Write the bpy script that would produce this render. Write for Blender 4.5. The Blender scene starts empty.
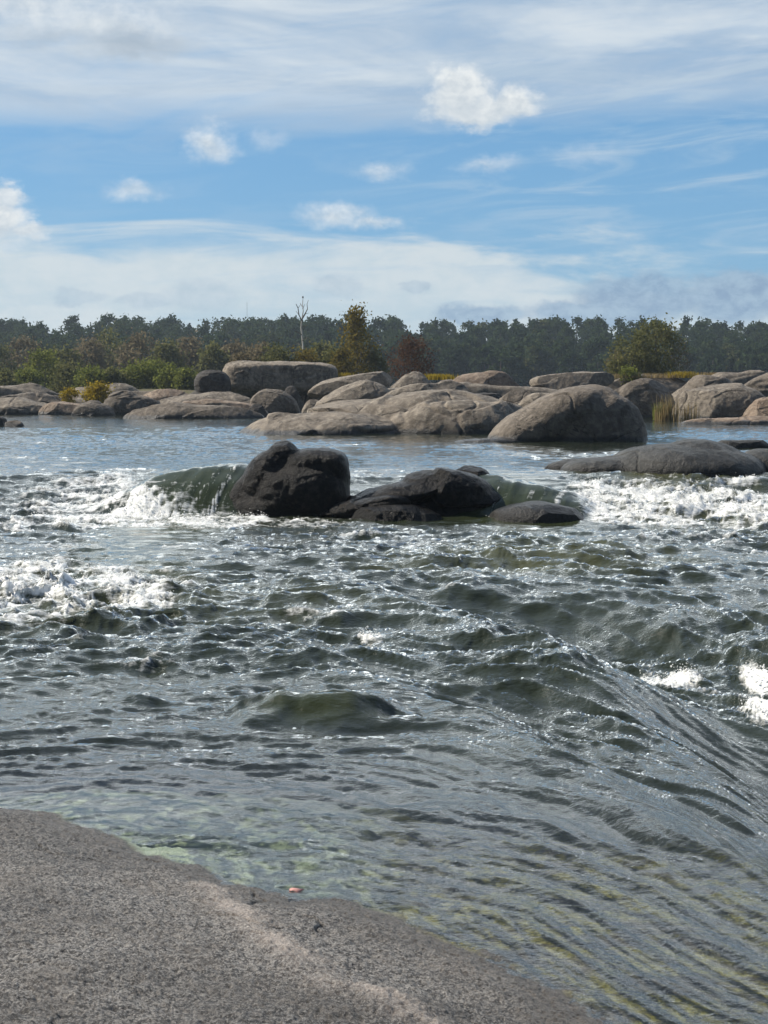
import bpy, math, random
import numpy as np

random.seed(7)
RNG = np.random.default_rng(11)
C = bpy.context.scene.collection
SC = bpy.context.scene
PI = math.pi

# ------------------------------------------------------------------ camera
FPX = 1477.0            # focal length in pixels of the 768x1024 frame
CAMZ = 2.0
TH = math.atan(127.0 / FPX)
cam_d = bpy.data.cameras.new('camera')
cam = bpy.data.objects.new('camera', cam_d)
C.objects.link(cam)
cam.location = (0, 0, CAMZ)
cam.rotation_euler = (PI / 2 - TH, 0, 0)
cam_d.sensor_fit = 'VERTICAL'
cam_d.sensor_height = 36.0
cam_d.lens = 36.0 * FPX / 1024.0
cam_d.clip_end = 6000
cam_d.clip_start = 0.1
SC.camera = cam


def P(px, py, d):
    """world point on the sight line of photo point (px,py) at depth d metres"""
    xc = (px - 384.0) / FPX
    yc = (512.0 - py) / FPX
    Y = math.cos(TH) + yc * math.sin(TH)
    Z = -math.sin(TH) + yc * math.cos(TH)
    return (xc / Y * d, d, CAMZ + Z / Y * d)


# ------------------------------------------------------------------ noise
_perm = np.random.default_rng(3).permutation(256).astype(np.int32)
_perm = np.concatenate([_perm, _perm, _perm])
_ga = np.random.default_rng(4).random(256) * 2 * PI
_gx = np.cos(_ga).astype(np.float32)
_gy = np.sin(_ga).astype(np.float32)
_g3 = np.random.default_rng(5).normal(size=(256, 3))
_g3 = (_g3 / np.linalg.norm(_g3, axis=1, keepdims=True)).astype(np.float32)


def fade(t):
    return t * t * t * (t * (t * 6 - 15) + 10)


def perlin2(x, y, seed=0):
    x = np.asarray(x, np.float32) + np.float32(seed * 17.31)
    y = np.asarray(y, np.float32) + np.float32(seed * 9.77)
    xf = np.floor(x); yf = np.floor(y)
    xi = xf.astype(np.int32) & 255; yi = yf.astype(np.int32) & 255
    fx = x - xf; fy = y - yf
    u = fade(fx); v = fade(fy)

    def g(ix, iy, dx, dy):
        h = _perm[_perm[ix & 255] + (iy & 255)]
        return _gx[h] * dx + _gy[h] * dy
    a = g(xi, yi, fx, fy); b = g(xi + 1, yi, fx - 1, fy)
    c = g(xi, yi + 1, fx, fy - 1); d = g(xi + 1, yi + 1, fx - 1, fy - 1)
    return (a + u * (b - a)) + v * ((c + u * (d - c)) - (a + u * (b - a)))


def fbm2(x, y, oct=4, seed=0, gain=0.5, lac=2.03):
    s = 0; a = 1.0; f = 1.0
    for i in range(oct):
        s = s + a * perlin2(x * f, y * f, seed + i * 3)
        a *= gain; f *= lac
    return s


def perlin3(p, seed=0):
    p = np.asarray(p, np.float32) + np.float32(seed * 13.17)
    pf = np.floor(p); pi = pf.astype(np.int32) & 255; f = p - pf
    w = fade(f)

    def g(o):
        h = _perm[_perm[_perm[(pi[:, 0] + o[0]) & 255] + ((pi[:, 1] + o[1]) & 255)] + ((pi[:, 2] + o[2]) & 255)]
        return ((f - np.array(o, np.float32)) * _g3[h]).sum(1)
    r = 0
    for o in ((0, 0, 0), (1, 0, 0), (0, 1, 0), (1, 1, 0), (0, 0, 1), (1, 0, 1), (0, 1, 1), (1, 1, 1)):
        r = r + g(o) * (w[:, 0] if o[0] else 1 - w[:, 0]) * (w[:, 1] if o[1] else 1 - w[:, 1]) * (w[:, 2] if o[2] else 1 - w[:, 2])
    return r


def fbm3(p, oct=4, seed=0, gain=0.5):
    s = 0; a = 1.0; f = 1.0
    for i in range(oct):
        s = s + a * perlin3(p * f, seed + i * 5)
        a *= gain; f *= 2.03
    return s


def sstep(a, b, x):
    t = np.clip((x - a) / (b - a), 0, 1)
    return t * t * (3 - 2 * t)


# ------------------------------------------------------------------ object helpers
def tag(o, label=None, cat=None, group=None, kind=None):
    if label: o['label'] = label
    if cat: o['category'] = cat
    if group: o['group'] = group
    if kind: o['kind'] = kind
    return o


def mesh_np(name, verts, quads=None, tris=None, smooth=True, attrs=None, mat=None, parent=None):
    me = bpy.data.meshes.new(name)
    verts = np.asarray(verts, np.float32)
    nq = 0 if quads is None else len(quads)
    nt = 0 if tris is None else len(tris)
    me.vertices.add(len(verts))
    me.vertices.foreach_set('co', verts.ravel())
    loops = []
    starts = []
    if nq:
        loops.append(np.asarray(quads, np.int32).ravel()); starts.append(np.arange(nq, dtype=np.int32) * 4)
    if nt:
        loops.append(np.asarray(tris, np.int32).ravel()); starts.append(nq * 4 + np.arange(nt, dtype=np.int32) * 3)
    loops = np.concatenate(loops); starts = np.concatenate(starts)
    me.loops.add(len(loops)); me.loops.foreach_set('vertex_index', loops)
    me.polygons.add(nq + nt); me.polygons.foreach_set('loop_start', starts)
    me.update(calc_edges=True)
    me.polygons.foreach_set('use_smooth', np.full(nq + nt, smooth))
    for k, v in (attrs or {}).items():
        a = me.attributes.new(k, 'FLOAT', 'POINT')
        a.data.foreach_set('value', np.asarray(v, np.float32).ravel())
    if mat: me.materials.append(mat)
    me.validate()
    o = bpy.data.objects.new(name, me)
    C.objects.link(o)
    if parent: o.parent = parent
    return o


def empty(name, loc):
    o = bpy.data.objects.new(name, None)
    o.location = loc
    o.empty_display_size = 0.2
    C.objects.link(o)
    return o


def grid_quads(nr, nc):
    i = np.arange(nr - 1)[:, None] * nc + np.arange(nc - 1)[None, :]
    i = i.ravel()
    return np.stack([i, i + 1, i + nc + 1, i + nc], 1)


# ------------------------------------------------------------------ node helpers
class NT:
    def __init__(s, tree):
        s.t = tree; s.n = tree.nodes; s.l = tree.links

    def node(s, kind, **kw):
        nd = s.n.new(kind)
        for k, v in kw.items(): setattr(nd, k, v)
        return nd

    def put(s, sock, v):
        if v is None: return
        if isinstance(v, bpy.types.NodeSocket): s.l.new(v, sock)
        else: sock.default_value = v

    def m(s, op, a, b=None, c=None, clamp=False):
        nd = s.node('ShaderNodeMath', operation=op); nd.use_clamp = clamp
        for i, v in enumerate((a, b, c)): s.put(nd.inputs[i], v)
        return nd.outputs[0]

    def v(s, op, a, b=None, out=0):
        nd = s.node('ShaderNodeVectorMath', operation=op)
        s.put(nd.inputs[0], a); s.put(nd.inputs[1], b)
        return nd.outputs[out]

    def ss(s, x, a, b, lo=0.0, hi=1.0, kind='SMOOTHSTEP'):
        nd = s.node('ShaderNodeMapRange', interpolation_type=kind)
        for i, v in enumerate((x, a, b, lo, hi)): s.put(nd.inputs[i], v)
        return nd.outputs[0]

    def comb(s, x, y, z=0.0):
        nd = s.node('ShaderNodeCombineXYZ')
        for i, v in enumerate((x, y, z)): s.put(nd.inputs[i], v)
        return nd.outputs[0]

    def sep(s, vec):
        nd = s.node('ShaderNodeSeparateXYZ'); s.put(nd.inputs[0], vec)
        return nd.outputs

    def noise(s, vec, scale=1.0, detail=4.0, rough=0.5, dist=0.0, out=0):
        nd = s.node('ShaderNodeTexNoise')
        s.put(nd.inputs['Vector'], vec); nd.inputs['Scale'].default_value = scale
        nd.inputs['Detail'].default_value = detail; nd.inputs['Roughness'].default_value = rough
        nd.inputs['Distortion'].default_value = dist
        return nd.outputs[out]

    def voro(s, vec, scale, feature='F1', out=0):
        nd = s.node('ShaderNodeTexVoronoi', feature=feature)
        s.put(nd.inputs['Vector'], vec); nd.inputs['Scale'].default_value = scale
        return nd.outputs[out]

    def mix(s, f, a, b, blend='MIX'):
        nd = s.node('ShaderNodeMix', data_type='RGBA', blend_type=blend)
        s.put(nd.inputs[0], f)
        for i, v in ((6, a), (7, b)):
            if not isinstance(v, bpy.types.NodeSocket): v = (*v, 1.0) if len(v) == 3 else v
            s.put(nd.inputs[i], v)
        return nd.outputs[2]

    def mul(s, vec, xyz):
        return s.v('MULTIPLY', vec, xyz)

    def pos(s):
        return s.node('ShaderNodeNewGeometry').outputs['Position']

    def attr(s, name):
        return s.node('ShaderNodeAttribute', attribute_name=name).outputs['Fac']

    def bump(s, h, strength, dist=1.0, normal=None):
        nd = s.node('ShaderNodeBump')
        nd.inputs['Strength'].default_value = strength; nd.inputs['Distance'].default_value = dist
        s.put(nd.inputs['Height'], h); s.put(nd.inputs['Normal'], normal)
        return nd.outputs[0]


def new_mat(name):
    m = bpy.data.materials.new(name)
    m.use_nodes = True
    nt = NT(m.node_tree)
    for nd in list(nt.n): nt.n.remove(nd)
    out = nt.node('ShaderNodeOutputMaterial')
    return m, nt, out


def principled(nt, out, col, rough=0.7, normal=None, spec=0.5):
    b = nt.node('ShaderNodeBsdfPrincipled')
    nt.put(b.inputs['Base Color'], col if isinstance(col, bpy.types.NodeSocket) else (*col, 1))
    nt.put(b.inputs['Roughness'], rough)
    nt.put(b.inputs['Specular IOR Level'], spec)
    nt.put(b.inputs['Normal'], normal)
    nt.l.new(b.outputs[0], out.inputs[0])
    return b


# ------------------------------------------------------------------ sun, sky
SUN_AZ = math.radians(-76)      # from the view axis towards the left
SUN_EL = math.radians(42)
SUN_DIR = (math.sin(SUN_AZ) * math.cos(SUN_EL), math.cos(SUN_AZ) * math.cos(SUN_EL), math.sin(SUN_EL))
sl = bpy.data.lights.new('sun', 'SUN')
sl.energy = 5.0
sl.angle = math.radians(0.55)
sl.color = (1.0, 0.93, 0.82)
so = bpy.data.objects.new('sun', sl)
C.objects.link(so)
from mathutils import Vector, Matrix, Euler
so.rotation_euler = Vector(SUN_DIR).to_track_quat('Z', 'Y').to_euler()
so.location = (-30, 20, 60)

world = bpy.data.worlds.new('World')
SC.world = world
world.use_nodes = True
w = NT(world.node_tree)
for nd in list(w.n): w.n.remove(nd)
wout = w.node('ShaderNodeOutputWorld')
bg = w.node('ShaderNodeBackground')
BGS = 0.1
EXPO = 0.42
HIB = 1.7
bg.inputs['Strength'].default_value = BGS
w.l.new(bg.outputs[0], wout.inputs[0])
sky = w.node('ShaderNodeTexSky', sky_type='NISHITA')
sky.sun_disc = False
sky.sun_elevation = SUN_EL
sky.sun_rotation = SUN_AZ
sky.altitude = 50
sky.air_density = 1.0
sky.dust_density = 0.6
sky.ozone_density = 2.0
gen = w.node('ShaderNodeTexCoord').outputs['Generated']
gx, gy, gz = w.sep(gen)
az = w.m('ARCTAN2', gx, gy)
el = w.m('ARCSINE', gz)
U = w.m('MULTIPLY_ADD', az, FPX, 384.0)            # sky directions in a handy angular unit (1477 to the radian)
V = w.m('MULTIPLY_ADD', el, -FPX, 385.0)
UV = w.comb(U, V)


def cl(r, g, b):                                  # sRGB 0..255 -> sky radiance before the background strength
    def f(c):
        c /= 255.0
        return (c / 12.92 if c <= 0.04045 else ((c + 0.055) / 1.055) ** 2.4) / BGS / 2 ** EXPO
    return (f(r), f(g), f(b))


tinted = w.mix(1.0, sky.outputs[0], (0.56, 0.71, 0.84), 'MULTIPLY')
blue = w.mix(0.55, tinted, cl(112, 172, 219))
blue = w.mix(w.ss(V, 60.0, -700.0), blue, cl(70, 125, 190))
n_soft = w.noise(w.comb(w.m('MULTIPLY', U, 0.0035), w.m('MULTIPLY', V, 0.017), 2.0), 1.0, 8.0, 0.58, 0.6)
n_wisp = w.noise(w.comb(w.m('MULTIPLY', U, 0.0055), w.m('MULTIPLY_ADD', U, 0.0018, w.m('MULTIPLY', V, 0.038)), 7.0), 1.0, 9.0, 0.62, 0.9)
n_big = w.noise(w.comb(w.m('MULTIPLY', U, 0.0022), w.m('MULTIPLY', V, 0.006), 4.2), 1.0, 5.0, 0.5, 0.3)
n_puff = w.noise(w.comb(w.m('MULTIPLY', U, 0.045), w.m('MULTIPLY', V, 0.065), 1.0), 1.0, 8.0, 0.62, 0.2)
# high veil of the upper sky: its lower edge lies some nine degrees up
edge = w.m('ADD', V, w.m('MULTIPLY', w.m('SUBTRACT', n_soft, 0.5), 110.0))
edge = w.m('MULTIPLY_ADD', w.m('SUBTRACT', U, 384.0), 0.03, edge)
top = w.ss(edge, 150.0, 95.0)
topd = w.m('MULTIPLY', top, w.ss(n_wisp, 0.25, 0.62, 0.62, 0.97))
high = w.ss(n_big, 0.40, 0.62, 0.05, 0.9)
topd = w.m('MULTIPLY', topd, w.m('MAXIMUM', w.ss(V, -130.0, -20.0), high))
topc = w.mix(w.ss(n_soft, 0.35, 0.65), cl(172, 193, 215), cl(217, 226, 233))
c1 = w.mix(topd, blue, topc)
# thin wisps in the blue band
wr = w.m('MULTIPLY', w.ss(U, 300.0, 620.0, 0.25, 1.0), w.m('MULTIPLY', w.ss(V, 290.0, 200.0), w.ss(V, 40.0, 100.0)))
c1 = w.mix(w.m('MULTIPLY', wr, w.ss(n_wisp, 0.44, 0.70, 0.0, 0.62)), c1, cl(186, 206, 222))
# low bank of cloud over the horizon
e2 = w.m('ADD', V, w.m('MULTIPLY', w.m('SUBTRACT', n_soft, 0.5), 210.0))
e2 = w.m('MULTIPLY_ADD', w.m('SUBTRACT', U, 384.0), -0.012, e2)
low = w.m('MULTIPLY', w.ss(e2, 238.0, 282.0), w.ss(n_wisp, 0.22, 0.52, 0.55, 0.95))
lowc = w.mix(w.ss(w.m('MULTIPLY_ADD', n_puff, 0.35, w.m('MULTIPLY', n_soft, 0.65)), 0.38, 0.62), cl(194, 211, 220), cl(213, 222, 226))
c1 = w.mix(low, c1, lowc)
# blue-grey cloud mass low on the right and small grey patches
warp = w.noise(w.comb(w.m('MULTIPLY', U, 0.03), w.m('MULTIPLY', V, 0.045), 9.0), 1.0, 6.0, 0.62, 0.0, out=1)
UVw = w.v('ADD', UV, w.mul(w.v('SUBTRACT', warp, (0.5, 0.5, 0.5)), (46.0, 30.0, 0.0)))


def blobs(lst, soft=0.5):
    acc = None; shade = None
    for (cx, cy, rx, ry, a) in lst:
        q = w.mul(w.v('SUBTRACT', UVw, (cx, cy, 0)), (1.0 / rx, 1.0 / ry, 0))
        r = w.m('MULTIPLY_ADD', w.m('SUBTRACT', n_puff, 0.5), -0.65, w.v('LENGTH', q, out=1))
        dn = w.ss(r, 1.0, soft, 0.0, a)
        sh = w.m('MULTIPLY', dn, w.ss(w.sep(q)[1], -0.35, 0.85))
        acc = dn if acc is None else w.m('MAXIMUM', acc, dn)
        shade = sh if shade is None else w.m('MAXIMUM', shade, sh)
    return acc, shade


g, gs = blobs([(728, 300, 62, 34, 0.95), (640, 300, 84, 27, 0.9), (600, 314, 100, 17, 0.85), (478, 317, 62, 16, 0.8),
               (85, 300, 30, 10, 0.3), (150, 304, 40, 10, 0.3), (205, 298, 45, 18, 0.22), (340, 288, 30, 14, 0.25),
               (415, 289, 18, 9, 0.35)], 0.55)
c1 = w.mix(g, c1, w.mix(w.ss(n_puff, 0.35, 0.65), cl(132, 160, 190), cl(160, 186, 208)))
# small cumulus
p, ps = blobs([(458, 104, 44, 34, 1.0), (510, 114, 34, 22, 1.0), (474, 122, 66, 19, 1.0), (6, 226, 48, 34, 1.0), (38, 238, 26, 12, 0.9), (18, 206, 22, 16, 0.9),
               (-420, 60, 120, 60, 0.9), (1150, 20, 150, 70, 0.9)], 0.35)
p2, ps2 = blobs([(214, 151, 34, 27, 0.9), (336, 219, 54, 17, 0.85), (372, 226, 46, 12, 0.75), (140, 198, 42, 15, 0.65), (380, 178, 38, 13, 0.55), (484, 172, 44, 13, 0.5),
                 (580, 162, 60, 15, 0.25), (270, 147, 26, 14, 0.3), (45, 35, 100, 34, 0.7), (125, 48, 110, 40, 0.65)], -0.1)
p = w.m('MAXIMUM', p, p2); ps = w.m('MAXIMUM', ps, w.m('MULTIPLY', ps2, 0.8))
pc = w.mix(w.ss(n_puff, 0.32, 0.66), cl(206, 215, 222), cl(240, 243, 243))
pc = w.mix(w.m('MULTIPLY', ps, 0.75), pc, cl(186, 200, 212))
c1 = w.mix(p, c1, pc)
g2, gs2 = blobs([(140, 63, 84, 20, 0.75), (60, 60, 60, 12, 0.4)], -0.1)
c1 = w.mix(g2, c1, cl(158, 175, 192))
# the sky higher up: unseen bright band added ahead to lift water reflections, dimmed behind to cut fill
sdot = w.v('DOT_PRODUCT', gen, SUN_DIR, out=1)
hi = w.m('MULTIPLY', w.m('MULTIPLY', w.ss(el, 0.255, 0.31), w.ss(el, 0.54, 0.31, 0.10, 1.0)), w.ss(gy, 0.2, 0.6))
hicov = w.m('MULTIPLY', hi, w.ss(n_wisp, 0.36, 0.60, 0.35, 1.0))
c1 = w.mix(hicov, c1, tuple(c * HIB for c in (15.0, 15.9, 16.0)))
c1 = w.mix(1.0, c1, w.mix(w.ss(gy, 0.25, -0.35), (1, 1, 1), (0.36, 0.38, 0.42)), 'MULTIPLY')
below = w.ss(el, -0.02, -0.06)
c1 = w.mix(below, c1, cl(70, 80, 75))
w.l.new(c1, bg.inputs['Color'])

# ------------------------------------------------------------------ materials
def granite(name, c_dark, c_mid, c_light, wet_z=None, rough=0.8, scale=1.0, wet=(0.035, 0.033, 0.03), bump=0.5, streak=0.5, wet_h=0.25, spec=0.3):
    m, nt, out = new_mat(name)
    p = nt.pos()
    ps = nt.mul(p, (scale, scale, scale))
    n1 = nt.noise(ps, 0.7, 8, 0.6, 0.4)
    n2 = nt.noise(ps, 4.0, 8, 0.65)
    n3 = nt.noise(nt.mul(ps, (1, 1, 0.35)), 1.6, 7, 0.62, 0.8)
    sp = nt.noise(ps, 45.0, 3, 0.7)
    col = nt.mix(nt.ss(n1, 0.36, 0.64), c_dark, c_mid)
    col = nt.mix(nt.ss(n2, 0.42, 0.68, 0, 0.8), col, c_light)
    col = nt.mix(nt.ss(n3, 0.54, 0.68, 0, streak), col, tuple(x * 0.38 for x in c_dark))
    # lichen and bare patches
    n4 = nt.noise(nt.v('ADD', ps, (31.0, 7.0, 3.0)), 1.1, 9, 0.68)
    col = nt.mix(nt.ss(n4, 0.57, 0.66, 0, 0.55), col, tuple(min(1, x * 1.25) for x in c_light))
    col = nt.mix(nt.ss(sp, 0.35, 0.62, 0.0, 0.55), col, nt.mix(0.5, col, tuple(x * 0.45 for x in c_dark)))
    # joints: dark thin cracks
    cr = nt.noise(nt.mul(nt.v('ADD', ps, (3.0, 11.0, 0)), (0.5, 0.5, 1.3)), 0.55, 5, 0.55, 0.6)
    crk = nt.m('ABSOLUTE', nt.m('SUBTRACT', cr, 0.5))
    line = nt.ss(crk, 0.006, 0.0)
    col = nt.mix(nt.m('MULTIPLY', line, 0.8), col, tuple(x * 0.25 for x in c_dark))
    r = rough
    if wet_z is not None:
        z = nt.sep(p)[2]
        zz = nt.m('SUBTRACT', nt.m('SUBTRACT', z, wet_z), nt.m('MULTIPLY', nt.m('SUBTRACT', n3, 0.5), wet_h * 1.6))
        wf = nt.ss(zz, wet_h, wet_h * 0.35)
        col = nt.mix(wf, col, wet)
        r = nt.ss(wf, 0.0, 1.0, rough, 0.38)
    h = nt.m('ADD', nt.m('MULTIPLY', n2, 0.6), nt.m('ADD', nt.m('MULTIPLY', nt.noise(ps, 16.0, 6, 0.65), 0.35), nt.m('MULTIPLY', line, -0.4)))
    nrm = nt.bump(h, bump, 0.22 / scale)
    principled(nt, out, col, r, nrm, spec)
    return m


GR_PALE = granite('pale_granite', (0.12, 0.099, 0.076), (0.215, 0.179, 0.139), (0.33, 0.285, 0.225), wet_z=0.0)
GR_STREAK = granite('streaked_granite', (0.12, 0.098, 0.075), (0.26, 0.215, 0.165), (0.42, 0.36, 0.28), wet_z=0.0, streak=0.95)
GR_MID = granite('grey_granite', (0.105, 0.086, 0.066), (0.17, 0.141, 0.11), (0.26, 0.22, 0.175), wet_z=0.0)
GR_TAN = granite('tan_granite', (0.16, 0.115, 0.08), (0.27, 0.20, 0.145), (0.36, 0.29, 0.22), wet_z=0.0)
GR_DARK = granite('dark_granite', (0.035, 0.031, 0.028), (0.058, 0.051, 0.045), (0.10, 0.09, 0.08), wet_z=0.0)
GR_WET = granite('wet_granite', (0.005, 0.0047, 0.0046), (0.009, 0.008, 0.0075), (0.032, 0.027, 0.022), wet_z=-0.7, rough=0.36, scale=2.2,
                 wet=(0.008, 0.008, 0.007), bump=0.6, wet_h=0.3, spec=0.14)
GR_SLICK = granite('slick_granite', (0.035, 0.035, 0.032), (0.06, 0.058, 0.053), (0.085, 0.082, 0.075), wet_z=0.0, rough=0.55, spec=0.22, scale=1.4,
                   wet=(0.022, 0.021, 0.019), bump=0.5, wet_h=0.12)


def foliage_mat(name, c1, c2, c3, trans=0.35):
    m, nt, out = new_mat(name)
    t = nt.attr('tint')
    col = nt.mix(nt.ss(t, 0.0, 0.5, kind='LINEAR'), c1, c2)
    col = nt.mix(nt.ss(t, 0.6, 1.0, kind='LINEAR'), col, c3)
    d = nt.node('ShaderNodeBsdfDiffuse'); nt.put(d.inputs[0], col)
    tr = nt.node('ShaderNodeBsdfTranslucent'); nt.put(tr.inputs[0], col)
    mx = nt.node('ShaderNodeMixShader'); mx.inputs[0].default_value = trans
    nt.l.new(d.outputs[0], mx.inputs[1]); nt.l.new(tr.outputs[0], mx.inputs[2])
    nt.l.new(mx.outputs[0], out.inputs[0])
    return m


F_FOREST = foliage_mat('forest_leaves', (0.022, 0.038, 0.018), (0.046, 0.066, 0.028), (0.105, 0.105, 0.038), 0.35)
F_OLIVE = foliage_mat('olive_leaves', (0.075, 0.082, 0.030), (0.13, 0.132, 0.050), (0.21, 0.19, 0.075), 0.5)
F_BROWN = foliage_mat('brown_leaves', (0.105, 0.088, 0.055), (0.16, 0.132, 0.08), (0.22, 0.185, 0.115), 0.5)
F_GREEN = foliage_mat('willow_leaves', (0.085, 0.10, 0.022), (0.15, 0.17, 0.04), (0.24, 0.24, 0.06), 0.5)
F_AUTUMN = foliage_mat('autumn_leaves', (0.085, 0.078, 0.024), (0.16, 0.13, 0.032), (0.27, 0.19, 0.04), 0.5)
F_RED = foliage_mat('russet_leaves', (0.060, 0.035, 0.022), (0.105, 0.055, 0.032), (0.15, 0.085, 0.04), 0.3)
F_YELLOW = foliage_mat('yellow_leaves', (0.17, 0.14, 0.02), (0.34, 0.25, 0.025), (0.42, 0.33, 0.05), 0.4)
F_STRAW = foliage_mat('straw_blades', (0.19, 0.14, 0.07), (0.28, 0.21, 0.10), (0.36, 0.28, 0.14), 0.3)


def bark_mat(name, c1, c2):
    m, nt, out = new_mat(name)
    n = nt.noise(nt.mul(nt.pos(), (6, 6, 1.5)), 1.0, 6, 0.6)
    principled(nt, out, nt.mix(nt.ss(n, 0.3, 0.7), c1, c2), 0.85, nt.bump(n, 0.5, 0.05), 0.2)
    return m


BARK = bark_mat('brown_bark', (0.05, 0.042, 0.033), (0.12, 0.10, 0.08))
BARK_PALE = bark_mat('pale_bark', (0.42, 0.40, 0.36), (0.62, 0.60, 0.55))


def soil_mat(name, c1, c2, c3, s=1.0):
    m, nt, out = new_mat(name)
    n = nt.noise(nt.pos(), 0.35 * s, 8, 0.65)
    n2 = nt.noise(nt.pos(), 2.2 * s, 6, 0.6)
    col = nt.mix(nt.ss(n, 0.38, 0.62), c1, c2)
    col = nt.mix(nt.ss(n2, 0.5, 0.7), col, c3)
    principled(nt, out, col, 0.9, nt.bump(n2, 0.6, 0.3), 0.2)
    return m


SOIL = soil_mat('bank_soil', (0.05, 0.055, 0.02), (0.10, 0.085, 0.04), (0.16, 0.13, 0.06))
FLOOR = soil_mat('forest_floor', (0.025, 0.03, 0.015), (0.045, 0.045, 0.025), (0.06, 0.05, 0.03), 0.3)
BEDM = soil_mat('river_bed', (0.05, 0.05, 0.03), (0.08, 0.075, 0.045), (0.11, 0.10, 0.06))

# ------------------------------------------------------------------ water level
def curve_x(y):
    """x of the edge where the near shelf of water spills off to the right"""
    ys = np.array([5.0, 8.0, 10.0, 12.5, 15.0, 17.0, 19.0, 21.5, 24.0])
    xs = np.array([3.2, 3.0, 2.65, 2.55, 2.2, 1.35, 0.3, -1.2, -3.0])
    return np.interp(y, ys, xs)


def zbase(x, y):
    x = np.asarray(x, np.float64); y = np.asarray(y, np.float64)
    z = -0.70 * (1 - sstep(28.8, 34.6, y)) - 0.2 * (1 - sstep(9.0, 28.0, y))
    # hole to the right of the shelf, with the shelf itself a little proud
    s = x - curve_x(y)
    near = sstep(5.5, 8.5, y) * (1 - sstep(18.0, 21.5, y))
    z = z - 0.48 * sstep(-0.25, 1.25, s) * near * (1 - 0.75 * sstep(1.6, 3.4, s))
    z = z + 0.09 * np.exp(-((s + 0.35) / 0.5) ** 2) * near
    # second lip, nearer
    s2 = x - np.interp(y, [6.0, 8.0, 10.0, 11.5, 13.0, 14.5], [2.7, 2.2, 1.75, 1.3, 0.75, -0.3])
    n2 = sstep(5.5, 7.5, y) * (1 - sstep(13.0, 15.0, y))
    z = z - 0.28 * sstep(-0.1, 0.7, s2) * n2
    # pour-over left of the main rock
    zt = np.interp(x, [-6.8, -6.1, -5.5, -4.9, -4.2, -3.1, -2.0, -1.3], [-0.9, -0.60, -0.24, 0.06, 0.22, 0.34, 0.20, -0.6])
    yl = np.interp(x, [-6.0, -4.8, -3.2], [30.6, 31.1, 31.5])
    t = yl - y
    prof = np.where(t > 0, zt - 0.42 * np.clip(t, 0, None) ** 1.9, zt - 0.10 * np.clip(-t, 0, None) ** 1.7)
    k = 0.05
    hh = np.clip(0.5 + 0.5 * (prof - z) / k, 0, 1)
    z = z * (1 - hh) + prof * hh + k * hh * (1 - hh)
    # pour-over right of the second rock
    zt = np.interp(x, [0.4, 0.9, 1.6, 2.4, 3.2, 4.0, 4.7], [-0.5, 0.02, 0.14, 0.10, -0.08, -0.30, -0.8])
    yl = np.interp(x, [0.5, 2.4, 4.0], [31.2, 31.0, 30.4])
    t = yl - y
    prof = np.where(t > 0, zt - 0.5 * np.clip(t, 0, None) ** 1.8, zt - 0.08 * np.clip(-t, 0, None) ** 1.7)
    hh = np.clip(0.5 + 0.5 * (prof - z) / k, 0, 1)
    z = z * (1 - hh) + prof * hh + k * hh * (1 - hh)
    return z


def W(px, py):
    """where the sight line of a photo point meets the water"""
    q = P(px, py, 1.0)
    sl_ = q[2] - CAMZ
    ds = np.exp(np.linspace(math.log(3.5), math.log(180), 3000))
    zs = zbase(q[0] * ds, ds)
    ray = CAMZ + sl_ * ds
    i = int(np.argmax(ray < zs))
    return (q[0] * ds[i], ds[i], zs[i])


def px_ellipse(px, py, rx, ry):
    """world ellipse on the water for an ellipse of the photo"""
    x, y, z = W(px, py)
    h = CAMZ - z
    return x, y, rx * y / FPX, max(ry * y * y / (h * FPX), 0.05)


# shoreline of the near granite ledge (dry rock lies to the left of and below it)
SHORE = np.array([P(px, py, 2.88 * FPX / (py - 385.0))[:2] for px, py in
                  ((-520, 806), (-200, 806), (0, 812), (60, 822), (130, 853), (190, 876), (240, 897), (300, 912), (345, 910), (385, 927),
                   (430, 955), (500, 985), (560, 1010), (600, 1040), (640, 1110), (680, 1300), (700, 2100))])


def poly_sd(x, y, pts):
    """distance to an open polyline, positive on the left-hand side when walking against it"""
    best = np.full(x.shape, 1e9); sign = np.zeros(x.shape)
    for (a, b) in zip(pts[:-1], pts[1:]):
        ex, ey = b[0] - a[0], b[1] - a[1]
        L2 = ex * ex + ey * ey
        t = np.clip(((x - a[0]) * ex + (y - a[1]) * ey) / L2, 0, 1)
        dx = x - (a[0] + t * ex); dy = y - (a[1] + t * ey)
        d = np.hypot(dx, dy)
        cr = ex * dy - ey * dx
        mk = d < best
        best = np.where(mk, d, best); sign = np.where(mk, np.where(cr < 0, 1.0, -1.0), sign)
    return best * sign


ZW = -0.88


def ledge_z(x, y):
    sd = poly_sd(x, y, SHORE) + 0.10 * fbm2(x * 1.1, y * 1.1, 3, 40) + 0.05 * fbm2(x * 4.5, y * 3.5, 3, 42)
    inl = 0.16 * (1 - np.exp(-np.clip(sd, 0, None) / 0.7)) + 0.085 * np.clip(sd, 0, None)
    off = np.clip(-sd, 0, None)
    # shelf under shallow water: wide on the right, narrow on the left
    wdt = np.interp(x, [-3.0, -1.5, -0.4, 0.4, 1.5, 3.0], [0.3, 0.9, 1.15, 1.1, 1.5, 1.9]) * (1 + 0.5 * fbm2(x * 0.9, y * 0.9, 3, 44))
    over = off - wdt
    down = 0.045 * (1 - np.exp(-off / 0.35)) + 0.025 * off + 0.30 * 0.25 * np.log1p(np.exp(np.clip(over / 0.25, -40, 40)))
    z = ZW + inl - down
    return z, sd


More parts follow.
